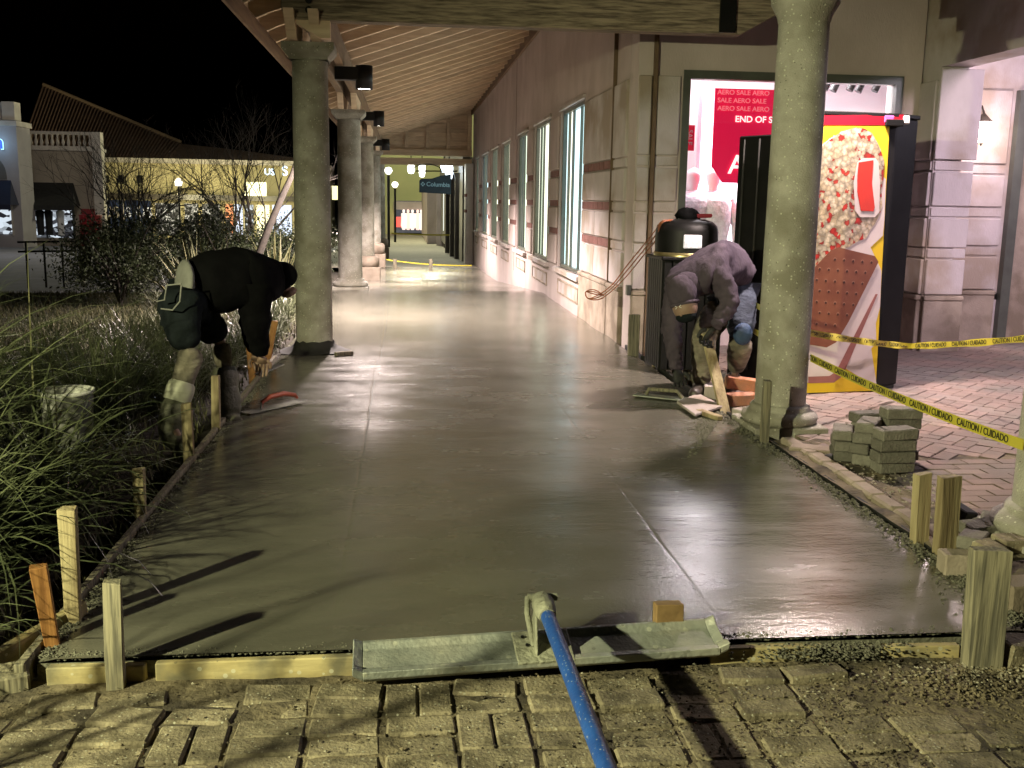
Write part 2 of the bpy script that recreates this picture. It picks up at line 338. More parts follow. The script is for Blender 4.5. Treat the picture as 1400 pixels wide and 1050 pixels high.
# crumbs of spilled mortar and stones, built as small faceted lumps
def lumps(name, pts, mt, parent=None, kind='stuff'):
    base = np.array([(1,0,0),(-1,0,0),(0,1,0),(0,-1,0),(0,0,1),(0,0,-1)], float); fc = np.array([(0,2,4),(2,1,4),(1,3,4),(3,0,4),(2,0,5),(1,2,5),(3,1,5),(0,3,5)])
    n = len(pts); P = np.array([p[:3] for p in pts]); s = np.array([p[3] for p in pts])
    v = base[None] * NR.uniform(.6, 1.25, (n, 6, 1)) + NR.uniform(-.25, .25, (n, 6, 3)); a = NR.uniform(0, 2*PI, n)
    ca, sa = np.cos(a)[:, None], np.sin(a)[:, None]; v = np.stack([v[..., 0]*ca - v[..., 1]*sa, v[..., 0]*sa + v[..., 1]*ca, v[..., 2]*.65], -1)
    v = v * s[:, None, None] + P[:, None]
    f = (fc[None] + (np.arange(n) * 6)[:, None, None]).reshape(-1, 3)
    me = bpy.data.meshes.new(name); me.from_pydata(v.reshape(-1, 3).tolist(), [], f.tolist()); me.materials.append(mt)
    o = bpy.data.objects.new(name, me); link(o, parent); tag(o, kind=kind); return o
pts = []
for _ in range(5200):                                        # front lip
    x = R.uniform(SL, SR); d = abs(R.gauss(0, .026)); pts.append((x, SF + .012 + d, -.012 + R.uniform(0, .012) - (.0 if d < .05 else .006), R.uniform(.003, .009) * (1 if d < .05 else .6)))
for _ in range(1500):
    x = R.gauss(1.40, .13); pts.append((x, 3.04 - abs(R.gauss(0, .035)), -.045 + R.uniform(0, .035), R.uniform(.003, .008)))
for _ in range(3800):
    y = 3.1 + 4 * R.random() ** 1.4; w = .045 + .08 * max(0, (4.0 - y)); d = abs(R.gauss(0, w)); pts.append((SR + .01 - d, y, R.uniform(-.012, .006), R.uniform(.003, .010)))
for _ in range(3000):
    y = 3.1 + 5.5 * R.random() ** 1.3; d = abs(R.gauss(0, .03)); pts.append((SL + d, y, R.uniform(-.014, .004), R.uniform(.003, .008)))
for _ in range(1500):
    a = R.gauss(0, .3); c = R.gauss(0, .16); pts.append((2.02 + a * .45 - abs(c) * .3, 6.35 + a + c * .4, .002, R.uniform(.003, .012)))
tag(lumps('concrete_crumbs', pts, M['crumb']), 'rough grey mortar crumbs along the edges of the fresh slab', 'rubble')

# ------------------------------------------------------------------ pavers in front
bed = []
nxp, nyp = 150, 70; X = np.linspace(-2.6, 4.2, nxp); Y = np.linspace(-.6, 3.05, nyp)
def dirt(x, y):
    n = math.sin(x*3.1+y*5.3)*.3 + math.sin(x*7.7-y*4.1+1)*.3 + math.sin(x*19+y*23)*.18 + math.sin(x*33-y*29+2)*.12
    k = min(max((x - .75) / .9, 0), 1)
    return -.0665 + .0045 * n + k * (.0085 + .003 * math.sin(x * 6 + y * 4))
b = MB(); b.add([(x, y, dirt(x, y) + R.uniform(-.003, .003)) for y in Y for x in X], [(j*nxp+i, j*nxp+i+1, (j+1)*nxp+i+1, (j+1)*nxp+i) for j in range(nyp-1) for i in range(nxp-1)], True)
tag(b.build('sand_bed', M['sand'], fix=False), kind='structure')
path = bpy.data.objects.new('paver_path', None); link(path); tag(path, kind='structure')
bm_h = [MB().cbox((0, 0, 0), (.196 - d, .096 - d * .6, .055)).mesh('paver', M['paver'], .006, .0018) for d in (0, .004, .002, .006, .003)]
TOP = -.058
def paver(x, y, rz, tilt=(0, 0), dz=0, me=None, parent=path, name='paver', top=TOP):
    o = bpy.data.objects.new(name, me or R.choice(bm_h)); COL.objects.link(o); o.parent = parent
    o.location = (x, y, top - .0275 + dz); o.rotation_euler = (tilt[0], tilt[1], rz); return o
near = MB(); cnt = 0
ang = math.radians(-1.5)
for c in range(-12, 19):
    x = c * .207 + .04; y = 2.96 + R.uniform(-.03, 0)
    if abs(x - 1.0) < 2.5 or x > -2.2:
        while y > -.4:
            j = lambda s=.004: R.uniform(-s, s)
            lim = y > 2.02 and -1.7 < x < 2.65
            if R.random() < .13:
                for s in (-1, 1):
                    if lim: paver(x + s*.0505 + j(.002), y - .1 + j(), PI/2 + j(.02), (j(.02), j(.02)), j()); cnt += 1
                    else: near.cbox((x + s*.0505, y - .1, TOP - .0275), (.094, .194, .055))
                y -= .206
            else:
                first = y > 2.76 and x < 1.3
                if lim: paver(x + j(.006), y - .05 + j(.005), j(.03) + (j(.16) if first else 0), (j(.10) if first else j(.03), j(.05) if first else j(.02)), j(.007) + (R.uniform(-.012, .014) if first else 0)); cnt += 1
                else: near.cbox((x, y - .05, TOP - .0275), (.194, .094, .055))
                y -= .1035
near.build('paver_field', M['paver'], path)['kind'] = 'stuff'
pts = []
for _ in range(9000):
    x = R.gauss(1.6, .6) if R.random() < .75 else R.uniform(-1.6, 2.6); y = R.uniform(2.0, 3.0)
    if x > 3.2: continue
    pts.append((x, y, TOP + R.uniform(-.003, .004), R.uniform(.0015, .006) * (1.5 if R.random() < .07 else 1)))
for _ in range(900):
    a, c = R.gauss(0, .16), R.gauss(0, .07); pts.append((1.72 + a, 2.80 + c, TOP + R.uniform(0, .014), R.uniform(.003, .010)))
tag(lumps('dirt_clods', pts, M['sand']), 'dark mortar and dirt clods strewn over the front pavers', 'dirt')
pts = []
for _ in range(420): pts.append((R.gauss(1.95, .3), 2.86 + R.gauss(0, .05), TOP + .008, R.uniform(.003, .008)))
for _ in range(330): pts.append((R.uniform(-1.4, 2.5), R.uniform(2.1, 2.98), TOP + .003, R.uniform(.002, .006)))
for _ in range(420): t = R.random(); pts.append((2.32 + .35 * R.random(), 3.9 + 1.7 * t, .012, R.uniform(.004, .010)))
tag(lumps('gravel', pts, M['gravel']), 'pale gravel chips scattered on the pavers and the sand', 'gravel')

# ------------------------------------------------------------------ paving on the right (rows near, herringbone beyond)
rp_ = bpy.data.objects.new('side_pavement', None); link(rp_); tag(rp_, kind='structure')
meh = [MB().cbox((0, 0, 0), (.196, .096, .05)).mesh('paver', M['paver_far'], .004, .001) for _ in range(3)]
cand = []
for r in range(26):
    y = 2.7 + r * .102
    for c in range(52):
        x = 2.52 + c * .203 + (.1 if r % 2 else 0)
        if x < 9: cand.append((x, y + .05, 0))
y0h = 2.7 + 26 * .102
for i in range(-70, 90):
    for j in range(-70, 90):
        # 45 degree herringbone: cells (i,j), block of 4: pairs across and along
        k = (i - j) % 4
        if k == 0: cx, cy, a = (i + 1) * .1, (j + .5) * .1, 0
        elif k == 2: cx, cy, a = (i + .5) * .1, (j + 0) * .1, PI/2
        else: continue
        u = (cx - cy) * .7071 * 1.02 + 4.5; v = (cx + cy) * .7071 * 1.02 + 7.5
        if 2.42 < u < 10.5 and y0h + .04 < v < 11.2: cand.append((u, v, a + PI/4))
far = MB(); n_ = 0
cand.sort(key=lambda t: t[1])
for x, y, a in cand:
    vis = y > 4.1 and x / y < .62
    if vis and n_ < 290:
        o = paver(x, y, a + R.uniform(-.01, .01), (R.uniform(-.006, .006), R.uniform(-.006, .006)), R.uniform(-.003, .002), R.choice(meh), rp_, top=.0); n_ += 1
    else:
        m_ = Matrix.Translation((x, y, -.025 + R.uniform(-.0025, .001))) @ Matrix.Rotation(a, 4, 'Z'); far.cbox((0, 0, 0), (.195, .094, .05), m_)
far.build('paver_field', M['paver_far'], rp_, fix=False)['kind'] = 'stuff'
b = MB(); b.box((2.42, 2.4, -.12), (12, 11.5, -.009)); tag(b.build('sand_joint_bed', M['sand']), kind='structure')
b = MB(); nn = 40
b.add([(2.19 + .35 * (i / 6), 3.55 + 2.3 * j / nn, -.004 + (.012 * math.sin(i * 1.7 + j * .9) + R.uniform(-.006, .006)) * (1 if 0 < i < 6 else .2) + .006) for j in range(nn + 1) for i in range(7)], [(j*7+i, j*7+i+1, (j+1)*7+i+1, (j+1)*7+i) for j in range(nn) for i in range(6)], True)
tag(b.build('sand_strip', M['sand'], fix=False), kind='structure')
# mortar kerb along the pour on the right
kerb = bpy.data.objects.new('kerb', None); link(kerb); tag(kerb, kind='structure')
y = 3.95
while y < 5.75:
    L_ = R.uniform(.19, .24); MB().cbox((2.30 + .01 * math.sin(y * 4), y + L_ / 2, -.02), (.085, L_ - .006, .09)).build('kerb_stone', M['stone_base'], kerb, .012, .003); y += L_
b = MB(); b.beam((2.205, 3.5, -.025), (2.205, 10.0, -.025), .022, .05)
tag(b.build('form_board', M['blackmat'], bevel=.003), 'dark narrow form board along the right edge of the fresh slab', 'form board')
b = MB(); b.beam((-1.15, 3.0, -.03), (-1.15, 9.2, -.03), .03, .08)
tag(b.build('form_board', M['wood_grey'], bevel=.003), 'muddy form board along the planting bed on the left', 'form board')

# ------------------------------------------------------------------ ground far along the walk and beyond the pour
b = MB(); ysw = [30.02, 31, 33, 36, 40, 50, 60, 80]; 
b.add([(x, y, gz(y) - .03) for y in ysw for x in (-3, 12)], [(2*i, 2*i+1, 2*i+3, 2*i+2) for i in range(len(ysw)-1)], True)
M['walk_far'] = mat('walk_far', (.42, .38, .30), (.33, .3, .24), 6, .8, .2, 30)
tag(b.build('walkway', M['walk_far'], fix=False), kind='structure')

# ================================================================== BUILDING
def rowbox(mb, x0, x1, y0, y1, z0, z1): mb.box((min(x0, x1), min(y0, y1), z0), (max(x0, x1), max(y0, y1), z1))
shop = empty('shop_building', (2.2, 10, 0), 'long beige stucco shop building with tall lit windows and banded stone corner', 'building')
WX = 2.22
wins = [(12.9, 14.85), (15.85, 17.85), (18.8, 20.5), (21.9, 23.75), (24.7, 26.75), (27.7, 29.9), (31.1, 32.6)]
ZB, ZT = .47, 2.66
w = MB()
rowbox(w, WX, WX + .3, 10.3, 34, -1.0, ZB)
rowbox(w, WX, WX + .3, 10.3, 34, ZT, 4.6)
prev = 10.3
for a, c in wins: rowbox(w, WX, WX + .3, prev, a, ZB, ZT); prev = c
rowbox(w, WX, WX + .3, prev, 34, ZB, ZT)
rowbox(w, WX, 5.05, 9.95, 10.28, 2.66, 4.6)
rowbox(w, WX, 2.66, 9.95, 10.28, -.1, 2.66)
rowbox(w, 2.66, 4.86, 9.97, 10.28, -.1, .55)
rowbox(w, 4.86, 5.05, 9.95, 10.28, -.1, 2.66)
w.build('wall', M['stucco'], shop)
kinds = [window_mat('lit_blue', (.55, .85, .88), (.80, .95, 1.0), 2.0), window_mat('lit_cream', (.9, .95, .66), (1, 1, .84), 2.2), window_mat('lit_green', (.66, .8, .6), (.88, .98, .8), 1.9)]
order = [0, 1, 2, 1, 1, 0, 2]
for (a, c), k in zip(wins, order):
    f = MB(); fw = .05
    for p, q in ((a, a + fw), (c - fw, c)): rowbox(f, WX + .03, WX + .14, p, q, ZB, ZT)
    rowbox(f, WX + .03, WX + .14, a + fw, c - fw, ZB, ZB + fw); rowbox(f, WX + .03, WX + .14, a + fw, c - fw, ZT - fw, ZT)
    L_ = c - a
    fo = f.build('window', M['frame'], shop)
    for t in (.3, .62, .8):
        MB().box((WX + .05, a + L_ * t - .02, ZB + fw), (WX + .12, a + L_ * t + .02, ZT - fw)).build('mullion', M['frame'], fo)
    cuts = [a + fw, a + L_ * .3, a + L_ * .62, a + L_ * .8, c - fw]
    for i in range(4):
        MB().box((WX + .085, cuts[i] + .02, ZB + fw), (WX + .095, cuts[i+1] - .02, ZT - fw)).build('pane', kinds[k if i != 2 else (k + 1) % 3], fo)
    MB().box((WX - .07, a - .06, ZB - .07), (WX + .03, c + .06, ZB)).build('window_sill', M['stone'], shop, .008)
    MB().box((WX - .03, a - .05, ZT), (WX + .02, c + .05, ZT + .05)).build('window_head', M['stone'], shop, .004)
    # recessed panel under the sill
    p = MB()
    for z in (.10, .28): rowbox(p, WX - .016, WX + .002, a + .1, c - .1, z, z + .025)
    for y in (a + .1, c - .125): rowbox(p, WX - .016, WX + .002, y, y + .025, .125, .28)
    p.build('panel_moulding', M['stone_base'], shop)
    MB().box((WX - .006, a + .125, .125), (WX + .004, c - .125, .28)).build('sill_panel', M['stone'], shop)
# piers between windows: blocks stacked with notches
pier = [(14.85, 15.85), (17.85, 18.8), (20.5, 21.9), (23.75, 24.7), (26.75, 27.7), (29.9, 31.1)]
for a, c in pier:
    for z0, z1 in ((.5, .92), (1.02, 1.32), (1.42, 1.74), (1.86, 2.6)):
        MB().box((WX - .035, a + .08, z0), (WX + .002, c - .08, z1)).build('pier_block', M['stucco'], shop, .012)
    for z in (.935, 1.335, 1.755): MB().box((WX - .012, a + .10, z), (WX + .002, c - .10, z + .09)).build('brick_band', M['redband'], shop)
# corner with coursed stone and brick bands
def banded(x0, x1, y0, y1, parent, face, red=True, top=2.6, zb=0.0, cuts=1, mt='stone'):
    """courses on a wall; face 'x' looks to -x, 'y' looks to -y"""
    zs = [(.56, .90), (1.02, 1.30), (1.42, 1.74), (1.86, top)]
    def put(name, u0, u1, z0, z1, d, m, bev=.008):
        if face == 'x': MB().box((x0 - d, u0, z0), (x0 + .01, u1, z1)).build(name, m, parent, bev)
        else: MB().box((u0, y0 - d, z0), (u1, y0 + .01, z1)).build(name, m, parent, bev)
    u0, u1 = (y0, y1) if face == 'x' else (x0, x1)
    for z0, z1 in zs:
        for i in range(cuts):
            a, c = u0 + (u1 - u0) * i / cuts, u0 + (u1 - u0) * (i + 1) / cuts
            put('stone_panel', a + .008, c - .008, z0, z1, .03, M[mt])
    for z in (.92, 1.32, 1.76):
        if red:
            k = max(2, int((u1 - u0) / .075)); br = MB()
            for i in range(k):
                a, c = u0 + (u1 - u0) * i / k + .003, u0 + (u1 - u0) * (i + 1) / k - .003; dd = .018 + R.uniform(0, .006)
                if face == 'x': br.box((x0 - dd, a, z), (x0 + .01, c, z + .085))
                else: br.box((a, y0 - dd, z), (c, y0 + .01, z + .085))
            br.build('brick_band', M['redband'], parent)
        else: put('stone_band', u0 + .01, u1 - .01, z, z + .085, .018, M['stone'], .004)
    put('base_course', u0 + .004, u1 - .004, -.1, .50, .045, M['stone_base'])
    put('ledge', u0, u1, .50, .55, .06, M['stone_base'], .012)
banded(WX, 0, 10.98, 12.78, shop, 'x', True, cuts=2)
banded(WX, 0, 10.32, 10.95, shop, 'x', False, mt='stone')
banded(WX, 2.36, 9.95, 0, shop, 'y', False)
banded(2.40, 2.64, 9.95, 0, shop, 'y', False)
b = MB(); b.box((2.362, 9.90, -.1), (2.398, 9.96, 4.5)); b.build('expansion_joint', M['joint'], shop)
b = MB(); b.box((WX - .04, 10.953, .0), (WX + .01, 10.977, 4.5)); b.build('expansion_joint', M['joint'], shop)
b = MB(); b.box((WX - .004, 20.9, .0), (WX + .01, 20.93, 4.3)); b.build('expansion_joint', M['joint'], shop)
# wall end pilaster far down the walk (painted white)
far_p = MB(); rowbox(far_p, 1.95, 2.2, 33.4, 34.2, -1.1, 2.55); far_p.build('end_pilaster', M['white'], shop, .01)
for z in (1.0, 1.5): MB().box((1.94, 33.38, z), (2.0, 34.2, z + .1)).build('brick_band', M['redband'], shop)

# the display window of the shop front and the room behind it
dw = MB()
fx0, fx1, fz0, fz1 = 2.66, 4.86, .55, 2.62
rowbox(dw, fx0, fx0 + .07, 9.93, 10.05, fz0, fz1 + .04); rowbox(dw, fx1 - .07, fx1, 9.93, 10.05, fz0, fz1 + .04)
rowbox(dw, fx0 + .07, fx1 - .07, 9.93, 10.05, fz1 - .04, fz1 + .04); rowbox(dw, fx0 + .07, fx1 - .07, 9.93, 10.05, fz0, fz0 + .07)
dwo = dw.build('display_window', M['frame'], shop)
MB().box((fx0 + .07, 9.985, fz0 + .07), (fx1 - .07, 9.993, fz1 - .04)).build('pane', M['glass'], dwo)
room = MB()
M['room'] = mat('room', (.8, .76, .78), (.78, .74, .76), 3, .8)
rowbox(room, 2.56, 2.60, 10.3, 13.6, -.1, 3.3); rowbox(room, 6.4, 6.45, 10.3, 13.6, -.1, 3.3); rowbox(room, 2.6, 6.4, 13.5, 13.6, -.1, 3.3)
rowbox(room, 2.6, 6.4, 10.3, 13.5, .45, .52)
room.build('showroom', M['room'], shop)
MB().box((2.6, 10.3, 3.3), (6.4, 13.6, 3.36)).build('showroom_ceiling', mat('dark_ceiling', (.12, .12, .13), (.2, .2, .22), 3, .8), shop)
MB().box((3.05, 10.75, .52), (3.09, 12.6, 3.2)).build('partition', M['white'], shop)
for k in range(5): MB().beam((4.0, 10.6 + k * .5, 2.92 + .04 * (k % 2)), (6.3, 10.75 + k * .5, 2.92), .04, .05).build('ceiling_rail', M['white'], shop)
for k in range(4): MB().beam((4.35 + k * .42, 10.4, 3.05), (4.6 + k * .42, 13.4, 3.05), .05, .05).build('ceiling_rail', M['frame'], shop)
for k in range(5):
    c = Vector((4.45 + .14 * k, 10.9 + .1 * (k % 2), 2.62)); MB().tube([c, c + Vector((.05, 0, .1)), c + Vector((.02, 0, .26))], [.04, .035, .012], 10).build('track_spotlight', M['black'], shop)
for k, (x, y) in enumerate(((3.0, 11.0), (4.2, 11.0), (5.4, 11.2), (3.6, 12.4), (5.0, 12.5))):
    MB().box((x - .25, y - .12, 3.24), (x + .25, y + .12, 3.27)).build('ceiling_light', glow('tube_light', (1, .93, .97), 9), shop)
lamp('showroom_light', 'AREA', (3.7, 11.4, 3.18), 620, (1.0, .92, .96), (3.7, 11.2, 0), size=1.6)

ban = empty('sale_banner', (3.05, 10.25, 1.4), 'red sale banner with white lettering hanging in the display window', 'banner')
bx0, bx1 = at(978, 122, 10.25).x, at(1100, 122, 10.25).x; bz1, bz0 = at(1000, 121, 10.25).z, at(1000, 250, 10.25).z
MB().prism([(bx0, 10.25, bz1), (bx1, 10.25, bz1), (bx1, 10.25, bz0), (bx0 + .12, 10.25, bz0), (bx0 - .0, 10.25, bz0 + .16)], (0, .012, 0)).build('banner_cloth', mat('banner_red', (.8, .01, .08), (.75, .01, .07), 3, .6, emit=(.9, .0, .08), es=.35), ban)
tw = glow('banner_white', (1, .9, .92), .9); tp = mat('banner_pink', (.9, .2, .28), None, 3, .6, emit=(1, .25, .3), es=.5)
def bt(s, px, py, size, m, al='LEFT', sq=1): text('lettering', s, m, basis(at(px, py, 10.235), (1, 0, 0), (0, 0, 1)), size, .002, ban, al, sq)
bt('AERO SALE AERO', 981, 126, .064, tp, sq=1.06); bt('SALE AERO SALE', 981, 137, .064, tp, sq=1.06); bt('AERO SALE AERO', 981, 148, .064, tp, sq=1.06)
bt('END OF S', 1005, 163, .085, tw, sq=1.05); bt('A', 996, 226, .26, tw)
back = tag(MB().box((at(936, 172, 10.2).x, 10.19, at(936, 206, 10.2).z), (at(950, 172, 10.2).x, 10.2, at(936, 171, 10.2).z)).build('window_decal', mat('decal', (.7, .02, .06), None, 4, .5, emit=(.8, .01, .05), es=.35)), 'small red sale decal at the left edge of the display window', 'sign')  # decal given its own glow in place of light falling on it
text('lettering', 'SALE', M['white'], basis(at(943, 188, 10.185), (0, 0, -1), (1, 0, 0)), .07, .002, back)

# mannequins with shirts in the display
def mannequin(px, label, shirt):
    c = at(px, 250, 10.55); t = empty('mannequin', (c.x, 10.55, .52), label, 'mannequin')
    z = .52
    b = MB(); b.lathe([(.001, 2.02 - .25), (.06, 1.76 - .02), (.075, 1.69), (.065, 1.62), (.045, 1.57), (.05, 1.53)], (c.x, 10.55, 0), 20); b.build('head', M['white'], t)
    o = MB(); o.lathe([(.05, 1.54), (.13, 1.50), (.2, 1.42), (.2, 1.2), (.165, 1.0), (.2, .78), (.22, .68)], (c.x, 10.55, 0), 28)
    k = o.build('shirt', shirt, t)
    for s in (-1, 1): MB().tube([(c.x + s*.17, 10.55, 1.44), (c.x + s*.27, 10.53, 1.2), (c.x + s*.26, 10.45, .98)], [.07, .06, .05], 10).build('arm', shirt, t)
    MB().tube([(c.x - .08, 10.55, .7), (c.x - .08, 10.55, .52)], .07, 10).build('leg', M['white'], t); MB().tube([(c.x + .08, 10.55, .7), (c.x + .08, 10.55, .52)], .07, 10).build('leg', M['white'], t)
M['shirt_w'] = mat('shirt_w', (.72, .72, .75), (.5, .5, .54), 14, .9, .8, 20)
mannequin(975, 'white headless-faced mannequin in white gathered shirt beside the red banner', M['shirt_w'])
mannequin(948, 'white mannequin in loose shirt at the left edge of the display window', mat('shirt_g', (.6, .6, .63), (.35, .35, .4), 18, .9, .8, 24))

# right return wall with porch opening and sconce
ret = empty('porch_wall', (5.05, 9.6, 0), 'pink lit stone porch wall with banded courses and a wide opening', 'wall')
w = MB()
rowbox(w, 5.07, 5.35, 9.62, 10.28, -.1, 4.6)            # stub
rowbox(w, 5.07, 5.35, 3.0, 9.62, 2.72, 4.6)             # header running toward the camera
w.build('wall', M['stone'], ret)
banded(5.07, 0, 9.63, 10.0, ret, 'x', False)
banded(5.07, 5.48, 9.62, 0, ret, 'y', False)
MB().box((5.055, 9.57, 1.86), (5.48, 9.62, 2.70)).build('stone_panel', M['stone'], ret, .006)
w = MB(); rowbox(w, 5.48, 8.0, 10.3, 10.6, -.1, 4.6); w.build('wall', M['stone'], ret)
banded(5.50, 6.22, 10.3, 0, ret, 'y', False)
MB().box((6.26, 10.22, -.1), (6.36, 10.31, 2.6)).build('door_frame', M['frame'], ret)
MB().box((6.36, 10.25, 0), (7.2, 10.28, 2.5)).build('door', M['stone_base'], ret)
sc = at(1343, 178, 10.15)
sco = empty('wall_sconce', (sc.x, 10.3, sc.z), 'lit lantern sconce on the porch wall at the right', 'lamp')
MB().box((sc.x - .06, 10.265, sc.z + .05), (sc.x + .03, 10.3, sc.z + .25)).build('back_plate', M['bronze'], sco, .005)
MB().tube([(sc.x - .01, 10.28, sc.z + .2), (sc.x, 10.2, sc.z + .24), (sc.x, 10.15, sc.z + .17)], .012, 8).build('arm', M['bronze'], sco)
MB().lathe([(.001, .18), (.03, .15), (.085, .09), (.085, .08)], (sc.x, 10.15, sc.z), 12).build('cap', M['bronze'], sco)
MB().lathe([(.085, .08), (.115, .01), (.075, -.11), (.001, -.13)], (sc.x, 10.15, sc.z), 12).build('globe', glow('sconce_glow', (1, .86, .72), 14), sco)
MB().lathe([(.03, -.11), (.012, -.14), (.001, -.16)], (sc.x, 10.15, sc.z), 12).build('finial', M['bronze'], sco)
lamp('sconce_light', 'POINT', (sc.x - .02, 9.8, sc.z - .02), 26, (1, .76, .80), shadow_soft_size=.08)

# ================================================================== COLUMNS
def column(x, y, r, label, zt=2.72, z0=0.0, ped=0, square_cap=False, base=True, group=None, mt=None):
    mt = mt or M['column']; t = empty('column', (x, y, z0), label, 'column', group)
    zb = z0 + ped
    if ped:
        MB().cbox((x, y, z0 + ped * .28), (.62, .62, ped * .56)).build('pedestal', M['stone_base'], t, .015)
        MB().lathe([(.001, zb - ped*.44), (.29, zb - ped * .44), (.29, zb - .06), (.25, zb - .02), (.2, zb)], (x, y, 0), 32).build('pedestal_drum', M['stone_base'], t)
    elif base:
        MB().lathe([(r * .98, zb + .155), (r * 1.12, zb + .15), (r * 1.2, zb + .135), (r * 1.18, zb + .12), (r * 1.3, zb + .11), (r * 1.48, zb + .09), (r * 1.52, zb + .065), (r * 1.46, zb + .04), (r * 1.3, zb + .03)], (x, y, 0), 48).build('base_torus', mt, t)
        MB().box((x - r * 1.5, y - r * 1.5, zb - .05), (x + r * 1.5, y + r * 1.5, zb + .032)).build('plinth', mt, t, .006)
    n = 14; pr = [(r * (1.02 - .07 * (i / n) ** 1.6), zb + .0 + (zt - .14 - zb) * i / n) for i in range(n + 1)]
    MB().lathe(pr, (x, y, 0), 56).build('shaft', mt, t)
    rt = pr[-1][0]
    if square_cap:
        a, c = r * 1.02, r * 1.38; vs = []
        for (h, z) in ((a, zt - .14), (a * 1.02, zt - .12), (a * 1.2, zt - .09), (c, zt - .055), (c, zt)):
            vs += [(x - h, y - h, z), (x + h, y - h, z), (x + h, y + h, z), (x - h, y + h, z)]
        b = MB(); b.add(vs, [(4*i+j, 4*i+(j+1) % 4, 4*i+4+(j+1) % 4, 4*i+4+j) for i in range(4) for j in range(4)] + [(16, 17, 18, 19)]); b.build('capital', mt, t, .003)
    else:
        MB().lathe([(rt, zt - .16), (rt * 1.04, zt - .15), (rt * 1.08, zt - .12), (rt * 1.34, zt - .05), (rt * 1.36, zt), (.001, zt)], (x, y, 0), 48).build('capital', mt, t)
    return t
g_ = 'columns along the planting bed'
column(-.83, 9.55, .163, 'nearest left column, mottled grey, beside the stooping worker in black', square_cap=True, base=False, group=g_)
column(-.85, 16.4, .185, 'second left column with round base, pale and lit by the canopy lamp', square_cap=True, group=g_)
column(-.85, 23.2, .18, 'third column of the left row, on a round pedestal', z0=gz(23.2), ped=.55, square_cap=True, group=g_)
column(-.85, 29.8, .18, 'fourth column of the left row, on a round pedestal', z0=gz(29.8), ped=.7, square_cap=True, group=g_)
column(-.85, 36.4, .18, 'fifth column of the left row, far down the walk', z0=gz(36.4), ped=.7, square_cap=True, group=g_)
column(2.40, 6.25, .158, 'large speckled green grey column in front of the ice cream machine', zt=2.64)
column(2.78, 3.98, .165, 'column at the right edge of the picture with yellow tape tied round it', zt=2.64)
# plastic sheet round the foot of the first column
b = MB(); nn = 26; b.lathe([(.17, .10), (.185, .06), (.22, .03), (.30, .006), (.33, .004)], (-.83, 9.55, 0), nn)
tag(b.build('plastic_sheet', M['blackmat'], jit=.012), 'dark plastic sheet wrapped round the foot of the nearest left column', 'sheet')
tag(MB().beam((-.62, 9.20, .02), (-.47, 9.28, .02), .05, .035).build('wood_offcut', M['wood_grey'], bevel=.003), 'short timber offcut lying at the foot of the nearest left column', 'wood')
# yellow tape wound on the right column
b = MB(); tp_ = []
for i in range(33): a = 2 * PI * i / 32; tp_ += [Vector((2.78 + .166 * math.cos(a), 3.98 + .166 * math.sin(a), .27 + .012 * math.sin(a * 2))), Vector((2.78 + .166 * math.cos(a), 3.98 + .166 * math.sin(a), .36 + .02 * math.sin(a)))]
b.add(tp_, [(2*i, 2*i+2, 2*i+3, 2*i+1) for i in range(32)], True); tape_w = tag(b.build('tape_wrap', M['yellow'], fix=False), 'yellow caution tape wound round the column at the right edge', 'tape')
text('lettering', 'V', M['ink'], basis((2.66, 3.856, .315), (.75, -.66, 0), (0, 0, 1)), .11, .001, tape_w)

# ================================================================== CANOPY
can = empty('canopy', (-.85, 9.2, 3), 'sloping timber canopy with exposed rafters over the walk', 'canopy')
CY0, CY1 = 9.25, 35.0
def rz_(x): return 3.06 + .335 * (x + 1.4)
ra = MB(); th = .23
ra.prism([(-1.45, -.022, rz_(-1.45) + .08), (-1.38, -.022, rz_(-1.38) - .02), (-1.25, -.022, rz_(-1.25) - .005), (2.22, -.022, rz_(2.22)), (2.22, -.022, rz_(2.22) + th), (-1.45, -.022, rz_(-1.45) + th)], (0, .062, 0))
rme = ra.mesh('rafter', M['timber'], .003)
k = 0; y = CY0 + .25
while y < CY1:
    o = bpy.data.objects.new('rafter', rme); link(o, can); o.matrix_parent_inverse = can.matrix_world.inverted(); o.location = (0, y, 0); y += .76
nb = 27; 
for i in range(nb):
    x0 = -1.55 + (2.22 + 1.55) * i / nb; x1 = -1.55 + (2.22 + 1.55) * (i + 1) / nb - .006
    MB().prism([(x0, CY0, rz_(x0) + th + .002), (x1, CY0, rz_(x1) + th + .002), (x1, CY0, rz_(x1) + th + .024), (x0, CY0, rz_(x0) + th + .024)], (0, CY1 - CY0, 0)).build('roof_board', M['timber_y'], can)
b = MB(); b.prism([(-1.6, CY0 - .1, rz_(-1.6) + th + .03), (2.22, CY0 - .1, rz_(2.22) + th + .03), (2.22, CY0 - .1, rz_(2.22) + th + .07), (-1.6, CY0 - .1, rz_(-1.6) + th + .07)], (0, CY1 - CY0 + .3, 0)); b.build('roofing', M['roof_tile'], can)
b = MB(); b.box((-1.60, CY0 - .1, rz_(-1.6) + .10), (-1.57, CY1, rz_(-1.6) + th + .05)); b.build('fascia', M['timber_y'], can)
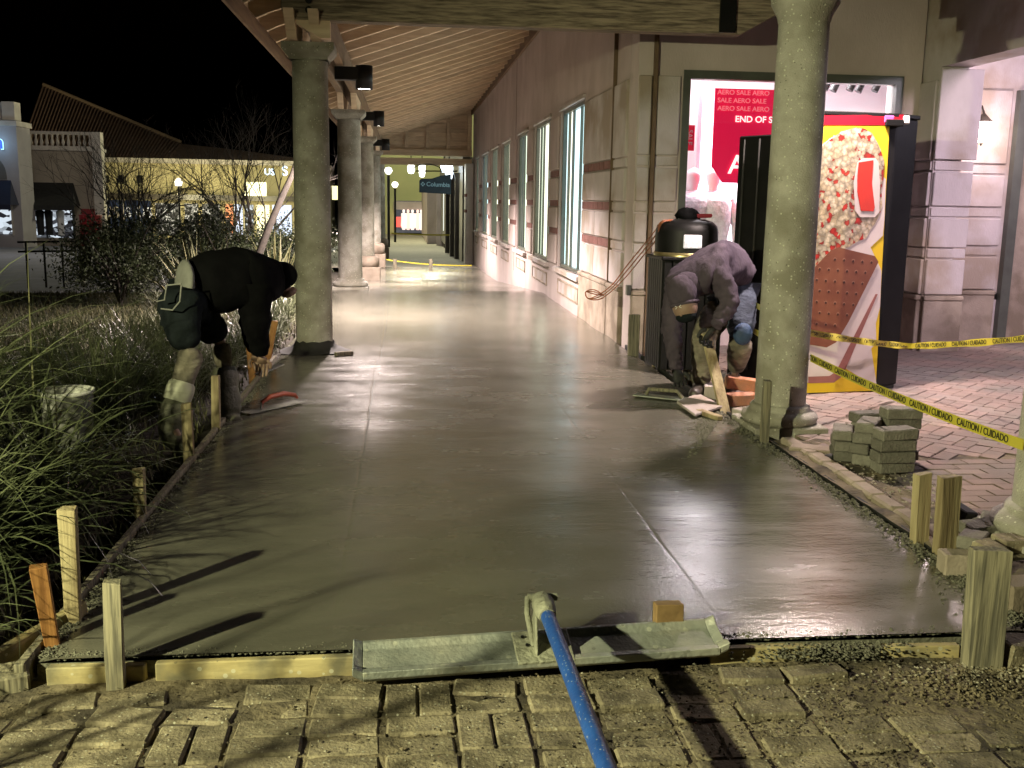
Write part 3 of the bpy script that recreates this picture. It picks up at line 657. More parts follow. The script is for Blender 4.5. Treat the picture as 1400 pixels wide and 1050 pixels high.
# doubled beam along the columns with haunches over each capital
for s in (-.10, .10):
    b = MB(); b.box((-.85 + s - .045, CY0, 2.93), (-.85 + s + .045, CY1, 3.2)); b.build('beam', M['timber_y'], can, .004)
for yc in (9.55, 16.4, 23.2, 29.8):
    for s in (-.1, .1):
        MB().prism([(-.85 + s - .043, yc - .6, 2.93), (-.85 + s - .043, yc - .32, 2.722), (-.85 + s - .043, yc + .6, 2.722), (-.85 + s - .043, yc + 1.0, 2.93)], (.086, 0, 0)).build('haunch', M['timber'], can, .003)
b = MB(); b.beam((WX - .02, CY0, rz_(2.2) - .02), (WX - .02, CY1, rz_(2.2) - .02), .05, .2); b.build('ledger', M['timber_y'], can)
# far gable frame
b = MB(); b.box((-.95, 34.3, 2.5), (2.2, 34.45, 2.72)); b.build('tie_beam', M['timber'], can, .005)
b = MB(); b.box((-.95, 34.25, 2.8), (2.2, 34.4, 3.0)); b.build('tie_beam', M['timber'], can, .005)
for i, x in enumerate(np.linspace(-.6, 2.1, 5)): MB().box((x - .05, 34.3, 3.0), (x + .05, 34.4, rz_(x) + .1)).build('gable_post', M['timber'], can)
MB().prism([(-.95, 34.46, 2.98), (2.2, 34.46, 2.98), (2.2, 34.46, rz_(2.2) + .15), (-.95, 34.46, rz_(-.95) + .15)], (0, .02, 0)).build('gable_backing', M['timber'], can)
for i in range(9):
    z = 3.0 + i * .14; xl = max(-.95, (z - 3.06) / .335 - 1.4)
    if xl < 2.1: MB().box((xl, 34.42, z), (2.2, 34.45, z + .13)).build('gable_board', M['timber'], can)
# big cross beam over the front of the walk
cb = empty('cross_beam', (-.9, 9.1, 2.9), 'weathered timber cross beam with bolts over the front of the walk', 'beam')
b = MB(); b.prism([(-1.02, 9.08, 2.95), (-.98, 9.08, 2.86), (-.6, 9.08, 2.86), (2.86, 9.08, 2.86), (2.92, 9.08, 2.86), (3.42, 9.08, 3.14), (3.42, 9.08, 3.3), (-1.02, 9.08, 3.3)], (0, .16, 0)); b.build('timber', M['timber_old'], cb, .006)
for z in (2.915, 2.995): c = Vector((-.79, 9.075, z + .02)); MB().tube([c + Vector((0, -.02, 0)), c + Vector((0, .02, 0))], .03, 12).build('bolt', M['black'], cb)
MB().box((2.72, 9.045, 2.87), (2.86, 9.075, 3.25)).build('steel_bracket', M['black'], cb)
MB().prism([(-.95, 9.1, 2.86), (-.70, 9.1, 2.72), (-.62, 9.1, 2.72), (-.62, 9.1, 2.86)], (0, .12, 0)).build('corbel', M['timber'], cb)
b = MB(); b.beam((2.40, 6.40, 2.78), (2.95, 1.6, 2.78), .2, .26); b.beam((2.40, 6.42, 3.15), (2.95, 1.6, 3.15), .16, .46); pass  # second, upper beam is added unseen to block the work light
tag(b.build('roof_beam_and_blocker', M['timber_old'], bevel=.006), 'timber beam on the two right columns with an added light-blocking beam above it, out of frame', 'beam')

# can lamps
def can_lamp(x, y, z, label, power, side=-1, color=(1, .82, .76)):
    t = empty('canopy_lamp', (x, y, z), label, 'lamp', 'black can lamps under the canopy')
    MB().box((min(x, x + side * .34), y - .07, z + .10), (max(x, x + side * .34), y + .07, z + .25)).build('arm', M['black'], t, .006)
    MB().lathe([(.085, .02), (.10, .0), (.10, .27), (.001, .27)], (x, y, z), 28).build('can', M['black'], t)
    MB().lathe([(.001, .012), (.088, .012)], (x, y, z), 24).build('lens', glow('lens_glow', (1, .9, .8), 26), t)
    lamp('canopy_light', 'SPOT', (x, y, z - .01), power, color, (x, y, z - 2), spot_size=math.radians(140), spot_blend=.6, shadow_soft_size=.08)
can_lamp(-.47, 12.6, 2.66, 'nearest black can lamp glowing on the left beam', 3400)
can_lamp(-.47, 19.7, 2.72, 'second black can lamp on the left beam, between farther columns', 3600)
can_lamp(-.47, 26.6, 2.60, 'third black can lamp, farthest one on the left beam', 3400)
can_lamp(3.10, 7.18, 2.84, 'black can lamp above the ice cream machine', 720, color=(1, .80, .74), side=-.9)

# unseen fill lamps, added outside the picture on the right to brighten the walls
t = empty('porch_fill', (6.7, 6.9, 3.0), 'added unseen fill lamp for the porch, outside the picture on the right', 'lamp')
MB().cbox((6.7, 6.9, 3.08), (.3, .3, .08)).build('housing', M['bronze'], t, .01)
MB().cbox((6.7, 6.9, 3.02), (.24, .24, .03)).build('lens', glow('porch_fill_lens', (.95, .85, 1), 8), t)
lamp('porch_fill_light', 'POINT', (6.7, 6.9, 2.95), 190, (.95, .84, 1), shadow_soft_size=.12)  # added fill for the porch walls and the ground beyond the machine
t = empty('wall_fill', (6.0, 3.6, 3.3), 'added unseen fill flood for the shop wall, outside the picture on the right', 'lamp')
MB().cbox((6.0, 3.5, 3.4), (.3, .3, .2)).build('housing', M['bronze'], t, .01); MB().cbox((6.0, 3.66, 3.38), (.24, .02, .14)).build('lens', glow('wall_fill_lens', (1, .85, .9), 6), t)
lamp('wall_fill_light', 'SPOT', (6.0, 3.75, 3.3), 1100, (1, .78, .90), (4.6, 10.0, 4.1), spot_size=math.radians(120), spot_blend=.8, shadow_soft_size=.35)  # added flood that lifts the upper shop wall; no real fixture here
# the crew's work light on a tripod
t = empty('work_light', (WORK.x, WORK.y, -.1), 'yellow halogen work light on a tripod beside the planting bed', 'work light')
MB().tube([(WORK.x - .12, WORK.y - .1, .35), (WORK.x - .12, WORK.y - .1, 2.25)], .02, 10).build('pole', M['bronze'], t)
for k in range(3):
    a = k * 2.09; MB().tube([(WORK.x - .12, WORK.y - .1, .8), (WORK.x - .12 + .5 * math.cos(a), WORK.y - .1 + .5 * math.sin(a), -.1)], .014, 8).build('leg', M['bronze'], t)
MB().box((WORK.x - .3, WORK.y - .22, 2.18), (WORK.x - .1, WORK.y + .02, 2.42)).build('lamp_head', M['yellow'], t, .01)

# ================================================================== FORMWORK, STAKES, TOOLS
def board(name, p, q, w, h, m, label, cat, bev=.004, group=None, jit=.002):
    return tag(MB().beam(p, q, w, h).build(name, m, bevel=bev, jit=jit), label, cat, group)
board('form_board', (-1.08, 3.035, -.052), (-.79, 3.035, -.052), .035, .078, M['form'], 'short pale form board at the front left corner between two stakes', 'form board')
board('form_board', (-.76, 3.035, -.050), (.24, 3.035, -.045), .036, .082, M['form'], 'long pale yellow form board along the front left edge of the slab', 'form board')
board('form_board', (.98, 3.03, -.050), (1.36, 3.03, -.050), .036, .072, M['form'], 'pale form board just right of the bull float end', 'form board')
board('form_board', (1.55, 3.02, -.052), (1.82, 3.01, -.052), .036, .070, M['form'], 'pale form board at the front right corner beside the tall grey post', 'form board')
board('form_board', (1.3, 3.03, -.056), (1.6, 3.02, -.056), .034, .07, M['wood_grey'], 'form board buried in spilled mortar at the front edge', 'form board')
def stake(base, top, w, d, m, label, zb=-.18, rz=0., point=False):
    b = MB(); base = Vector(base); top = Vector(top)
    ax = Vector((math.cos(rz), math.sin(rz), 0)); ay = Vector((-math.sin(rz), math.cos(rz), 0)); lo = Vector((base.x, base.y, zb)); vs = []
    for i, t in enumerate((0, .5, 1)):
        c = lo.lerp(top, t)
        for a, e in ((-1,-1),(1,-1),(1,1),(-1,1)): vs.append(c + ax * a * w / 2 + ay * e * d / 2 + (Vector((R.uniform(-1,1), R.uniform(-1,1), R.uniform(-1,1))) * (.003 if i == 1 else .006) if i else Vector()))
    b.add(vs, [(0,3,2,1),(8,9,10,11)] + [(4*i+j, 4*i+(j+1) % 4, 4*i+4+(j+1) % 4, 4*i+4+j) for i in range(2) for j in range(4)])
    return tag(b.build('wooden_stake', m, bevel=.0025), label, 'stake')
stake((-1.10, 3.35, 0), (-1.095, 3.35, .385), .05, .04, M['wood_new'], 'tallest pale stake at the front left corner of the slab')
stake((-1.09, 3.17, 0), (-1.14, 3.18, .25), .045, .03, M['wood_orange'], 'leaning orange brown stake in front of the tall pale one', rz=.3)
stake((-.865, 2.985, 0), (-.865, 2.985, .27), .052, .035, M['wood_grey'], 'weathered grey stake nailed outside the front left form board')
stake((-1.165, 4.5, 0), (-1.165, 4.5, .215), .048, .035, M['wood_new'], 'short yellow stake half hidden by grass blades on the left edge')
stake((-1.165, 5.55, 0), (-1.165, 5.55, .30), .05, .035, M['wood_new'], 'pale stake beside the boot of the worker in black')
stake((-1.155, 6.28, 0), (-1.145, 6.28, .33), .05, .035, M['wood_new'], 'split yellow stake in front of the knees of the worker in black')
stake((-1.20, 8.2, 0), (-1.22, 8.2, .30), .05, .04, M['wood_orange'], 'dark stake beside the hand of the worker in black')
stake((-1.22, 8.95, 0), (-1.13, 9.1, .33), .05, .04, M['wood_orange'], 'dark leaning stake just left of the nearest column foot')
stake((1.86, 2.93, 0), (1.845, 2.93, .345), .115, .05, M['wood_grey'], 'thick grey post at the front right corner of the slab', rz=-.1)
stake((.865, 3.12, 0), (.865, 3.12, .105), .09, .055, mat('wood_brown', (.30, .19, .08), (.2, .12, .05), 9, .8, .3, 14), 'short square brown stake top standing behind the bull float')
stake((2.19, 3.98, 0), (2.17, 3.98, .30), .075, .04, M['wood_new'], 'left one of two split stakes on the right edge of the slab', rz=.2)
stake((2.235, 3.86, 0), (2.235, 3.88, .31), .10, .045, M['wood_new'], 'right one of two split stakes, broad and grooved, on the right edge', rz=.2)
stake((2.15, 5.80, 0), (2.14, 5.80, .375), .045, .04, M['wood_grey'], 'thin stake standing in front of the large speckled column')
stake((2.20, 8.75, 0), (2.19, 8.75, .40), .05, .04, M['wood_new'], 'pale stake standing left of the black litter bin')
stake((2.12, 9.3, 0), (2.12, 9.3, .38), .10, .04, M['wood_grey'], 'dark stake near the stone corner of the shop')
stake((2.21, 6.6, 0), (2.12, 7.02, .50), .075, .03, M['wood_new'], 'long stake gripped by the worker in the grey hoodie', rz=.2)
for px, Y in ((540, 29), (589, 29)):
    c = at(px, 360, Y); stake((c.x, Y, 0), (c.x, Y, gz(Y) + .28), .1, .06, M['wood_grey'], 'far stake holding the low tape across the walk, ' + ('left one' if px < 560 else 'right one'), zb=gz(Y) - .1)
board('wood_offcut', (-1.32, 3.0, -.05), (-1.08, 3.42, .0), .03, .09, M['form'], 'pale plank leaning behind the orange stake at the front left', 'wood')
board('timber_block', (-1.42, 2.93, -.06), (-1.14, 3.05, -.06), .12, .09, M['wood_grey'], 'dark timber block beside the front left corner', 'wood', .008)
board('flat_stone', (2.24, 5.62, -.0), (2.58, 5.42, .0), .13, .055, M['stone_base'], 'flat stone slab lying at the foot of the speckled column', 'stone', .008)
board('drain_pipe', (2.34, 5.33, .02), (2.52, 5.40, .03), .06, .03, M['blackmat'], 'short black strip lying beside the flat stone', 'pipe', .006)
# bull float
fl = empty('bull_float', (.43, 3.0, -.03), 'long grey magnesium bull float with blue pole resting on the form', 'float')
P0, P1 = Vector((-.13, 2.985, -.012)), Vector((.985, 3.035, .012))
dx = (P1 - P0).normalized(); dy = Vector((-dx.y, dx.x, .28)).normalized(); dz = dx.cross(dy)
prof = [(u_ * .84, v_) for u_, v_ in ((-.105, .012), (-.10, .035), (-.07, .030), (-.045, .012), (.055, .010), (.085, .022), (.10, .018), (.105, .0), (.09, -.006), (-.09, -.006))]
b = MB(); b.prism([P0 + dy * u + dz * v for u, v in prof], P1 - P0); b.build('blade', M['alu'], fl, .002, .0012)
for e, s in ((P0, -1), (P1, 1)):
    b = MB(); b.prism([e + dy * u * .96 + dz * v for u, v in prof], dx * .03 * s + dz * .018); b.build('end_lip', M['alu'], fl, .003, .002)
ctr = Vector((.43, 2.998, .0))
b = MB(); b.prism([ctr - dx * .09 - dy * .075 + dz * .02, ctr + dx * .09 - dy * .075 + dz * .02, ctr + dx * .09 + dy * .075 + dz * .018, ctr - dx * .09 + dy * .075 + dz * .018], dz * .012); b.build('bracket_plate', M['headgrey'], fl, .003)
for i, (u, v) in enumerate(((-.06, .04), (-.03, .045), (-.05, 0), (-.02, 0), (.05, -.04))): c = ctr + dx * u + dy * v + dz * .034; MB().tube([c, c + dz * .004], .006, 8).build('rivet', M['black'], fl)
for s in (-1, 1):
    b = MB(); b.prism([ctr + dx * (s * .03) + dy * -.05 + dz * .03, ctr + dx * (s * .03) + dy * .07 + dz * .03, ctr + dx * (s * .028) + dy * .05 + dz * .13, ctr + dx * (s * .028) + dy * -.0 + dz * .14], dx * .007); b.build('bracket_cheek', M['headgrey'], fl, .002)
hd = at(741, 822, 3.06); pb = at(834, 1062, 2.02)
ax = (pb - hd).normalized(); hd0 = hd - ax * .01
MB().tube([hd0, hd0 + ax * .03, hd0 + ax * .09, hd0 + ax * .14], [.030, .036, .034, .026], 14).build('pivot_head', M['headgrey'], fl, jit=.002)
MB().tube([hd0 + Vector((-.045, .0, .012)), hd0 + Vector((-.05, -.03, -.03)), ctr + dx * -.03 + dz * .03], .009, 8).build('pivot_lever', M['headgrey'], fl)
MB().tube([hd0 + Vector((-.045, 0, .01)), hd0 + Vector((.05, 0, .01))], .012, 10).build('pivot_bolt', M['headgrey'], fl)
MB().tube([hd0 + ax * .08, hd0 + ax * 2.6], .0225, 20).build('pole', M['blue'], fl)
# finishing trowel on the slab, left
tr = empty('finishing_trowel', tuple(gp(370, 556)), 'steel finishing trowel with curved red wooden grip on the slab', 'trowel')
A, B = gp(335, 565, .012), gp(410, 549, .012); d = (B - A).normalized(); e = Vector((-d.y, d.x, 0))
MB().prism([A - e*.05, B - e*.05, B + e*.05, A + e*.05], (0, 0, .004)).build('blade', M['alu'], tr)
MB().tube([A.lerp(B, .30) + Vector((0,0,.01)), A.lerp(B, .30) + Vector((0,0,.05)), A.lerp(B, .45) + Vector((0,0,.075)), A.lerp(B, .7) + Vector((0,0,.078)), A.lerp(B, .9) + Vector((0,0,.055)), A.lerp(B, .95) + Vector((0,0,.03))], [.006, .012, .017, .018, .015, .010], 10).build('grip', mat('red_grip', (.3, .06, .03), None, 9, .5), tr)
MB().tube([A.lerp(B, .28) + Vector((0,0,.005)), A.lerp(B, .30) + Vector((0,0,.05))], .008, 8).build('shank', M['alu'], tr)
# hand float pushed by the right worker
hf = empty('hand_float', tuple(gp(900, 545)), 'grey magnesium hand float with wooden grip under the glove of the worker', 'float')
A, B = gp(868, 540, .01), gp(945, 548, .01); d = (B - A).normalized(); e = Vector((-d.y, d.x, 0))
MB().prism([A - e*.05, B - e*.05, B + e*.05, A + e*.05], (0, 0, .010)).build('blade', M['alu'], hf, .002)
MB().tube([A.lerp(B, .2) + Vector((0,0,.012)), A.lerp(B, .25) + Vector((0,0,.055)), A.lerp(B, .75) + Vector((0,0,.06)), A.lerp(B, .85) + Vector((0,0,.012))], .014, 10).build('grip', M['wood_grey'], hf)
tag(MB().prism([gp(925, 552, .02), gp(955, 541, .03), gp(988, 558, .02), gp(950, 570, .02)], (0, 0, .02)).build('mortar_slab', M['stone'], bevel=.004), 'pale broken mortar slab at the feet of the worker in the grey hoodie', 'stone')
board('wood_offcut', gp(955, 562, .03), gp(985, 572, .02), .05, .03, M['wood_new'], 'small pale offcut beside the broken mortar slab', 'wood')
# loose bricks behind the worker
def brick(c, rz, m, label, sz=(.2, .1, .06), tilt=(0, 0), cat='brick', name='brick', group=None):
    b = MB(); b.cbox((0, 0, 0), sz); o = b.build(name, m, bevel=.006, jit=.002); o.location = c; o.rotation_euler = (tilt[0], tilt[1], rz); return tag(o, label, cat, group)
brick((2.42, 7.05, .13), -.15, M['brick'], 'upper orange brick between the worker and the speckled column', (.24, .12, .09), (0, .12))
brick((2.38, 6.92, .045), .25, M['brick'], 'lower orange brick under the tilted one behind the worker', (.24, .12, .08))
brick((2.22, 7.15, .06), 1.3, M['stone'], 'pale block between the worker and the loose bricks', (.16, .1, .10))
brick((2.30, 6.55, .03), .5, M['stone'], 'pale flat block left of the speckled column base', (.2, .12, .05))
brick((2.26, 9.1, .10), .1, M['bronze'], 'dark block standing by the stone corner', (.1, .06, .22))
brick((2.24, 8.6, .07), .2, M['stone'], 'pale block behind the thin stake by the bin', (.2, .06, .05))
# stack of pavers on the right: two piles of grey pavers
stk = [('back', 2.42, 5.42, .30), ('mid', 2.50, 5.27, .24), ('front', 2.52, 5.10, .19)]
def pv(x, y, z, rz, label): return brick((x, y, z), rz, M['paver_grey'], label, (.21, .105, .058), (R.uniform(-.03, .03), R.uniform(-.03, .03)), 'paver', 'stacked_paver', 'grey pavers stacked beside the column')
names = ['bottom', 'second', 'third', 'fourth', 'top']
for pile, x, y, n, rz in (('left rear', 2.60, 5.50, 4, .25), ('right front', 2.545, 5.08, 4, .05), ('middle', 2.49, 5.30, 4, .9), ('left front', 2.40, 5.38, 3, 1.2), ('rear', 2.70, 5.34, 5, .1)):
    for k in range(n):
        pv(x + .05 + R.uniform(-.014, .014), y + R.uniform(-.014, .014), .034 + k * .0605, rz + R.uniform(-.09, .09), f'{names[k] if k < n-1 else "top"} grey paver of the {pile} column in the paver stack')
# rubble by the right column
for i, (px, py, m, sz, rz, tl, lb) in enumerate([
    (1312, 705, 'blackmat', (.10, .10, .09), .5, (.3, .2), 'black tilted paver block standing on the rubble by the right column'),
    (1345, 722, 'paver_grey', (.2, .1, .055), .2, (.12, 0), 'grey paver lying behind the black block'),
    (1375, 716, 'paver_grey', (.2, .1, .055), -.5, (.1, .1), 'grey paver leaning on the foot of the right column'),
    (1330, 738, 'paver_grey', (.2, .1, .055), .9, (0, .1), 'grey paver on edge left of the right column foot'),
    (1392, 742, 'paver', (.2, .1, .055), .1, (.05, 0), 'tan paver beside the right column base'),
    (1325, 772, 'stone_base', (.22, .09, .10), -.15, (0, 0), 'long stone block behind the thick grey post'),
    (1352, 752, 'paver', (.1, .1, .055), .4, (.2, 0), 'small broken tan paver beside the twin stakes'),
    (1395, 815, 'stone_base', (.16, .12, .12), .1, (0, 0), 'stone block right of the thick grey post'),
    (1400, 868, 'paver', (.16, .1, .09), .1, (.1, .1), 'tan block at the lower right edge of the picture')]):
    c = gp(px, py, .03); brick((c.x, c.y, .03 if i < 8 else -.03), rz, M[m], lb, sz, tl)
# bucket
c = at(95, 600, 6.05)
t = empty('bucket', (c.x, 6.05, -.06), 'white plastic bucket behind the grass blades', 'bucket')
MB().lathe([(.001, -.06), (.125, -.06), (.145, .26), (.155, .262), (.155, .285), (.147, .285), (.14, .27), (.13, .0), (.001, .0)], (c.x, 6.05, 0), 36).build('pail', M['bucket'], t)
MB().tube([(c.x + .15 * math.cos(a), 6.05 - .155 * abs(math.sin(a)) * .5 - .1, .25 - .12 * math.sin(a)) for a in np.linspace(0, PI, 12)], .004, 6).build('handle', M['frame'], t)

# caution tapes
def tape(pts, w, label, txt=None, name='caution_tape', phr=.44, tsize=None, tilt=0.0):
    P = [Vector(p) for p in pts]; L = [0]
    for a, c in zip(P, P[1:]): L.append(L[-1] + (c - a).length)
    b = MB(); vs = []
    for i, p in enumerate(P):
        tl = tilt * math.sin(i * .8); vs += [p + Vector((0, tl * w, -w/2)), p + Vector((0, -tl * w, w/2))]
    b.add(vs, [(2*i, 2*i+2, 2*i+3, 2*i+1) for i in range(len(P)-1)], True)
    o = tag(b.build(name, M['yellow'], fix=False), label, 'tape')
    if txt:
        s = .12
        while s < L[-1] - phr * .6:
            i = max(j for j in range(len(L)) if L[j] <= s); i = min(i, len(P) - 2); f = (s - L[i]) / (L[i+1] - L[i]); p = P[i].lerp(P[i+1], f)
            d = (P[i+1] - P[i]).normalized(); tl = tilt * math.sin((i + f) * .8); u = Vector((0, -2 * tl * w, w)).normalized(); nrm = d.cross(u).normalized(); nrm = nrm if nrm.dot(Vector((0, 0, H)) - p) > 0 else -nrm
            text('lettering', txt, M['ink'], basis(p + nrm * .003, d, u), tsize or w * .95, .0005, o, 'CENTER', .88); s += phr
    return o
def sag(a, c, s, n=26): return [Vector(a).lerp(Vector(c), t) + Vector((0, 0, -s * 4 * t * (1 - t))) for t in np.linspace(0, 1, n)]
tape(sag(at(1108, 489, 6.15), (2.60, 3.97, .42), .02), .048, 'yellow caution tape sloping from the speckled column down to the right column', 'CAUTION / CUIDADO')
tape(sag(at(1108, 455, 6.28), at(1240, 473, 7.3), .01) + sag(at(1240, 473, 7.3), at(1470, 455, 5.6), .015)[1:], .045, 'yellow caution tape running behind the machine to the right edge', 'CAUTION / CUIDADO', tilt=.5)
tape(sag(at(1025, 411, 7.9), at(1050, 424, 6.3), .01, 8), .042, 'short upper tape between the machine and the speckled column')
tape(sag(at(1023, 446, 7.9), at(1050, 462, 6.3), .01, 8), .042, 'short lower tape between the machine and the speckled column')
tape(sag(at(528, 355, 29.5), at(645, 363, 29.5),   .05, 10), .035, 'low thin yellow tape across the end of the fresh slab')
tape(sag(at(535, 319, 40), at(640, 321, 40), .03, 10), .06, 'distant yellow tape across the walk beyond the slab')

# ================================================================== ICE CREAM MACHINE
K = [Vector(p) for p in ((2.62, 8.05), (2.98, 7.35), (3.615, 7.44), (3.85, 7.58), (3.62, 8.2), (2.80, 8.25))]; KH = 2.05
mc = empty('ice_cream_machine', (3.2, 7.8, 0), 'tall black ice cream vending machine with yellow poster of treats', 'vending machine')
KM = [Vector(p) for p in ((2.98, 7.352), (3.615, 7.44), (3.85, 7.58), (3.72, 8.2), (3.36, 8.2))]
b = MB(); b.prism([(p.x, p.y, .03) for p in KM], (0, 0, KH - .03)); b.build('cabinet', M['black'], mc, .01)
b = MB(); b.prism([(p[0], p[1], .03) for p in ((2.62, 8.05), (2.97, 7.36), (3.06, 7.40), (2.71, 8.09))], (0, 0, 1.90)); b.build('side_door', M['black'], mc, .01)
b = MB(); b.prism([((p.x - 3.2) * .97 + 3.2, (p.y - 7.8) * .97 + 7.8, .0) for p in KM], (0, 0, .03)); b.build('base', M['blackmat'], mc)
b = MB(); b.prism([((p.x - 3.2) * 1.02 + 3.2, (p.y - 7.8) * 1.02 + 7.8, KH) for p in KM], (0, 0, .03)); b.build('top_cap', M['black'], mc, .005)
for k in range(5):
    t_ = .1 + k * .2; p = K[0].lerp(K[1], t_); q = K[0].lerp(K[1], t_ + .015); MB().beam((p.x - .012, p.y, .1), (p.x - .012, p.y, 1.9), .012, .012).build('side_rib', M['blackmat'], mc)
MB().beam((2.97, 7.338, .05), (2.97, 7.338, 1.95), .025, .02).build('door_edge', M['frame'], mc, .003)
pn = Vector((K[2].y - K[1].y, -(K[2].x - K[1].x), 0)).normalized(); p0 = Vector((K[1].x, K[1].y, 0)); ux = Vector((K[2].x - K[1].x, K[2].y - K[1].y, 0)).normalized()
def pl(px, py, d): return onplane(px, py, p0 + pn * d, pn)
def plate(name, pts, d, m, th=.0015, parent=mc): return MB().prism([pl(x, y, d) for x, y in pts], pn * th).build(name, m, parent)
def flat(name, c, e=0, s=0, sc=20, c2=None):
    return mat(name, c, c2 or c, sc, .45, 0, emit=c if e else None, es=e)
YL = flat('print_yellow', (.72, .50, .02), .04); CR = flat('print_cream', (.66, .58, .54), .03, sc=4, c2=(.58, .50, .48)); 
BR = mat('print_brown', (.16, .05, .028), (.21, .075, .04), 6, .5); RD = mat('print_red', (.60, .035, .02), (.52, .03, .02), 9, .5); HR = mat('header_red', (.62, .008, .02), (.56, .008, .02), 4, .35, emit=(.8, .01, .06), es=.12)
# panel corners in the photograph: left edge hidden behind the column
XL = 1068
plate('poster', [(XL + 30, 171), (1216, 171), (1197, 534), (XL + 10, 538)], .004, YL)
plate('header', [(XL + 30, 158), (1236, 157), (1234, 171), (XL + 30, 171)], .006, HR)
plate('print_swirl', [(1098, 216), (1140, 186), (1175, 176), (1198, 196), (1206, 240), (1211, 245), (1209, 300), (1207, 322), (1190, 338), (1205, 370), (1203, 420), (1190, 470), (1199, 530), (1150, 500), (1135, 522), (1085, 524), (1085, 400)], .007, CR)
def crumbmat():
    m = bpy.data.materials.new('print_crumbs'); m.use_nodes = True; n = m.node_tree.nodes; l = m.node_tree.links; bb = n['Principled BSDF']; bb.inputs['Roughness'].default_value = .5
    g = n.new('ShaderNodeNewGeometry'); t = n.new('ShaderNodeTexVoronoi'); nz = n.new('ShaderNodeTexNoise'); nz.inputs['Scale'].default_value = 30; l.new(g.outputs['Position'], nz.inputs['Vector']); vm = n.new('ShaderNodeVectorMath'); vm.operation = 'MULTIPLY_ADD'; vm.inputs[1].default_value = (.045, .045, .045); l.new(nz.outputs['Color'], vm.inputs[0]); l.new(g.outputs['Position'], vm.inputs[2])
    t.inputs['Scale'].default_value = 30; l.new(vm.outputs[0], t.inputs['Vector'])
    rp = n.new('ShaderNodeValToRGB'); rp.color_ramp.interpolation = 'CONSTANT'; e = rp.color_ramp.elements; e[0].position = 0; e[0].color = (.60, .48, .32, 1); e[1].position = .40; e[1].color = (.68, .58, .44, 1)
    for p_, c_ in ((.62, (.55, .03, .02, 1)), (.70, (.62, .52, .38, 1)), (.84, (.48, .05, .03, 1)), (.9, (.56, .42, .27, 1))): x = e.new(p_); x.color = c_
    l.new(t.outputs['Color'], rp.inputs[0])
    t2 = n.new('ShaderNodeTexVoronoi'); t2.inputs['Scale'].default_value = 30; l.new(vm.outputs[0], t2.inputs['Vector'])
    r2 = n.new('ShaderNodeMapRange'); r2.inputs[1].default_value = .0; r2.inputs[2].default_value = .75; r2.inputs[3].default_value = 1.05; r2.inputs[4].default_value = .35; l.new(t2.outputs['Distance'], r2.inputs[0])
    mx = n.new('ShaderNodeMixRGB'); mx.blend_type = 'MULTIPLY'; mx.inputs[0].default_value = 1; l.new(rp.outputs[0], mx.inputs[1]); l.new(r2.outputs[0], mx.inputs[2]); l.new(mx.outputs[0], bb.inputs['Base Color'])
    return m
edge = []
outline = [(1095, 250), (1108, 222), (1128, 196), (1150, 180), (1172, 174), (1192, 182), (1204, 205), (1208, 240), (1206, 280), (1196, 306), (1184, 326), (1160, 338), (1130, 352), (1100, 376), (1085, 380)]
for i, (x, y) in enumerate(outline):
    edge.append((x, y)); 
    if 0 < i < len(outline) - 3:
        x2, y2 = outline[i+1]; edge.append(((x + x2) / 2 + R.uniform(-3, 3), (y + y2) / 2 + R.uniform(-3, 3)))
plate('print_crumb_bar', edge, .010, crumbmat())
plate('print_bite', [(1172, 222), (1180, 216), (1197, 216), (1201, 222), (1203, 250), (1202, 290), (1196, 297), (1176, 297), (1169, 288), (1167, 250)], .013, CR)
plate('print_filling', [(1174, 222), (1194, 219), (1192, 250), (1196, 284), (1194, 289), (1177, 288), (1172, 262), (1172, 240)], .016, RD)
plate('print_ribbon', [(1197, 402), (1200, 402), (1152, 514), (1140, 523), (1105, 524), (1105, 515), (1134, 514), (1143, 508)], .010, mat('print_taupe', (.32, .13, .11), (.24, .09, .08), 5, .5))
plate('print_corner', [(1160, 500), (1180, 440), (1197, 430), (1198, 470), (1189, 478), (1178, 500)], .009, CR)
plate('print_wafer', [(1100, 380), (1136, 342), (1146, 338), (1196, 350), (1201, 358), (1160, 440), (1143, 468), (1130, 475), (1100, 470), (1085, 468), (1085, 400)], .014, BR)
for i in range(8):
    for j in range(8):
        x = 1104 + i * 12.5 + (j % 2) * 4; y = 352 + j * 15 + i * 1.0
        inside = x < 1196 - max(0, y - 362) * .50 and y > 384 - (x - 1100) * 1.0 + 4 and y < 462
        if inside:
            c = pl(x, y, .0155)
            MB().tube([c + Vector((0, 0, .004)), c + Vector((0, 0, .004)) + pn * .0005], .013, 10).build('print_highlight', bpy.data.materials.get('hilite') or mat('hilite', (.30, .14, .09), None, 5, .5), mc)
            MB().tube([c, c + pn * .0012], .0095, 10).build('print_dimple', mat('dimple', (.07, .02, .012), None, 5, .6) if 'dimple' not in bpy.data.materials else bpy.data.materials['dimple'], mc)
MB().cbox(at(1222, 168, 7.42), (.14, .05, .05)).build('lock_bar', M['black'], mc, .006)
MB().cbox(at(1215, 163, 7.42), (.07, .03, .05)).build('header_sticker', mat('pink', (.7, .1, .35), None, 9, .4), mc, .004)
MB().cbox(at(1239, 164, 7.44), (.05, .03, .06)).build('padlock', M['bucket'], mc, .008)

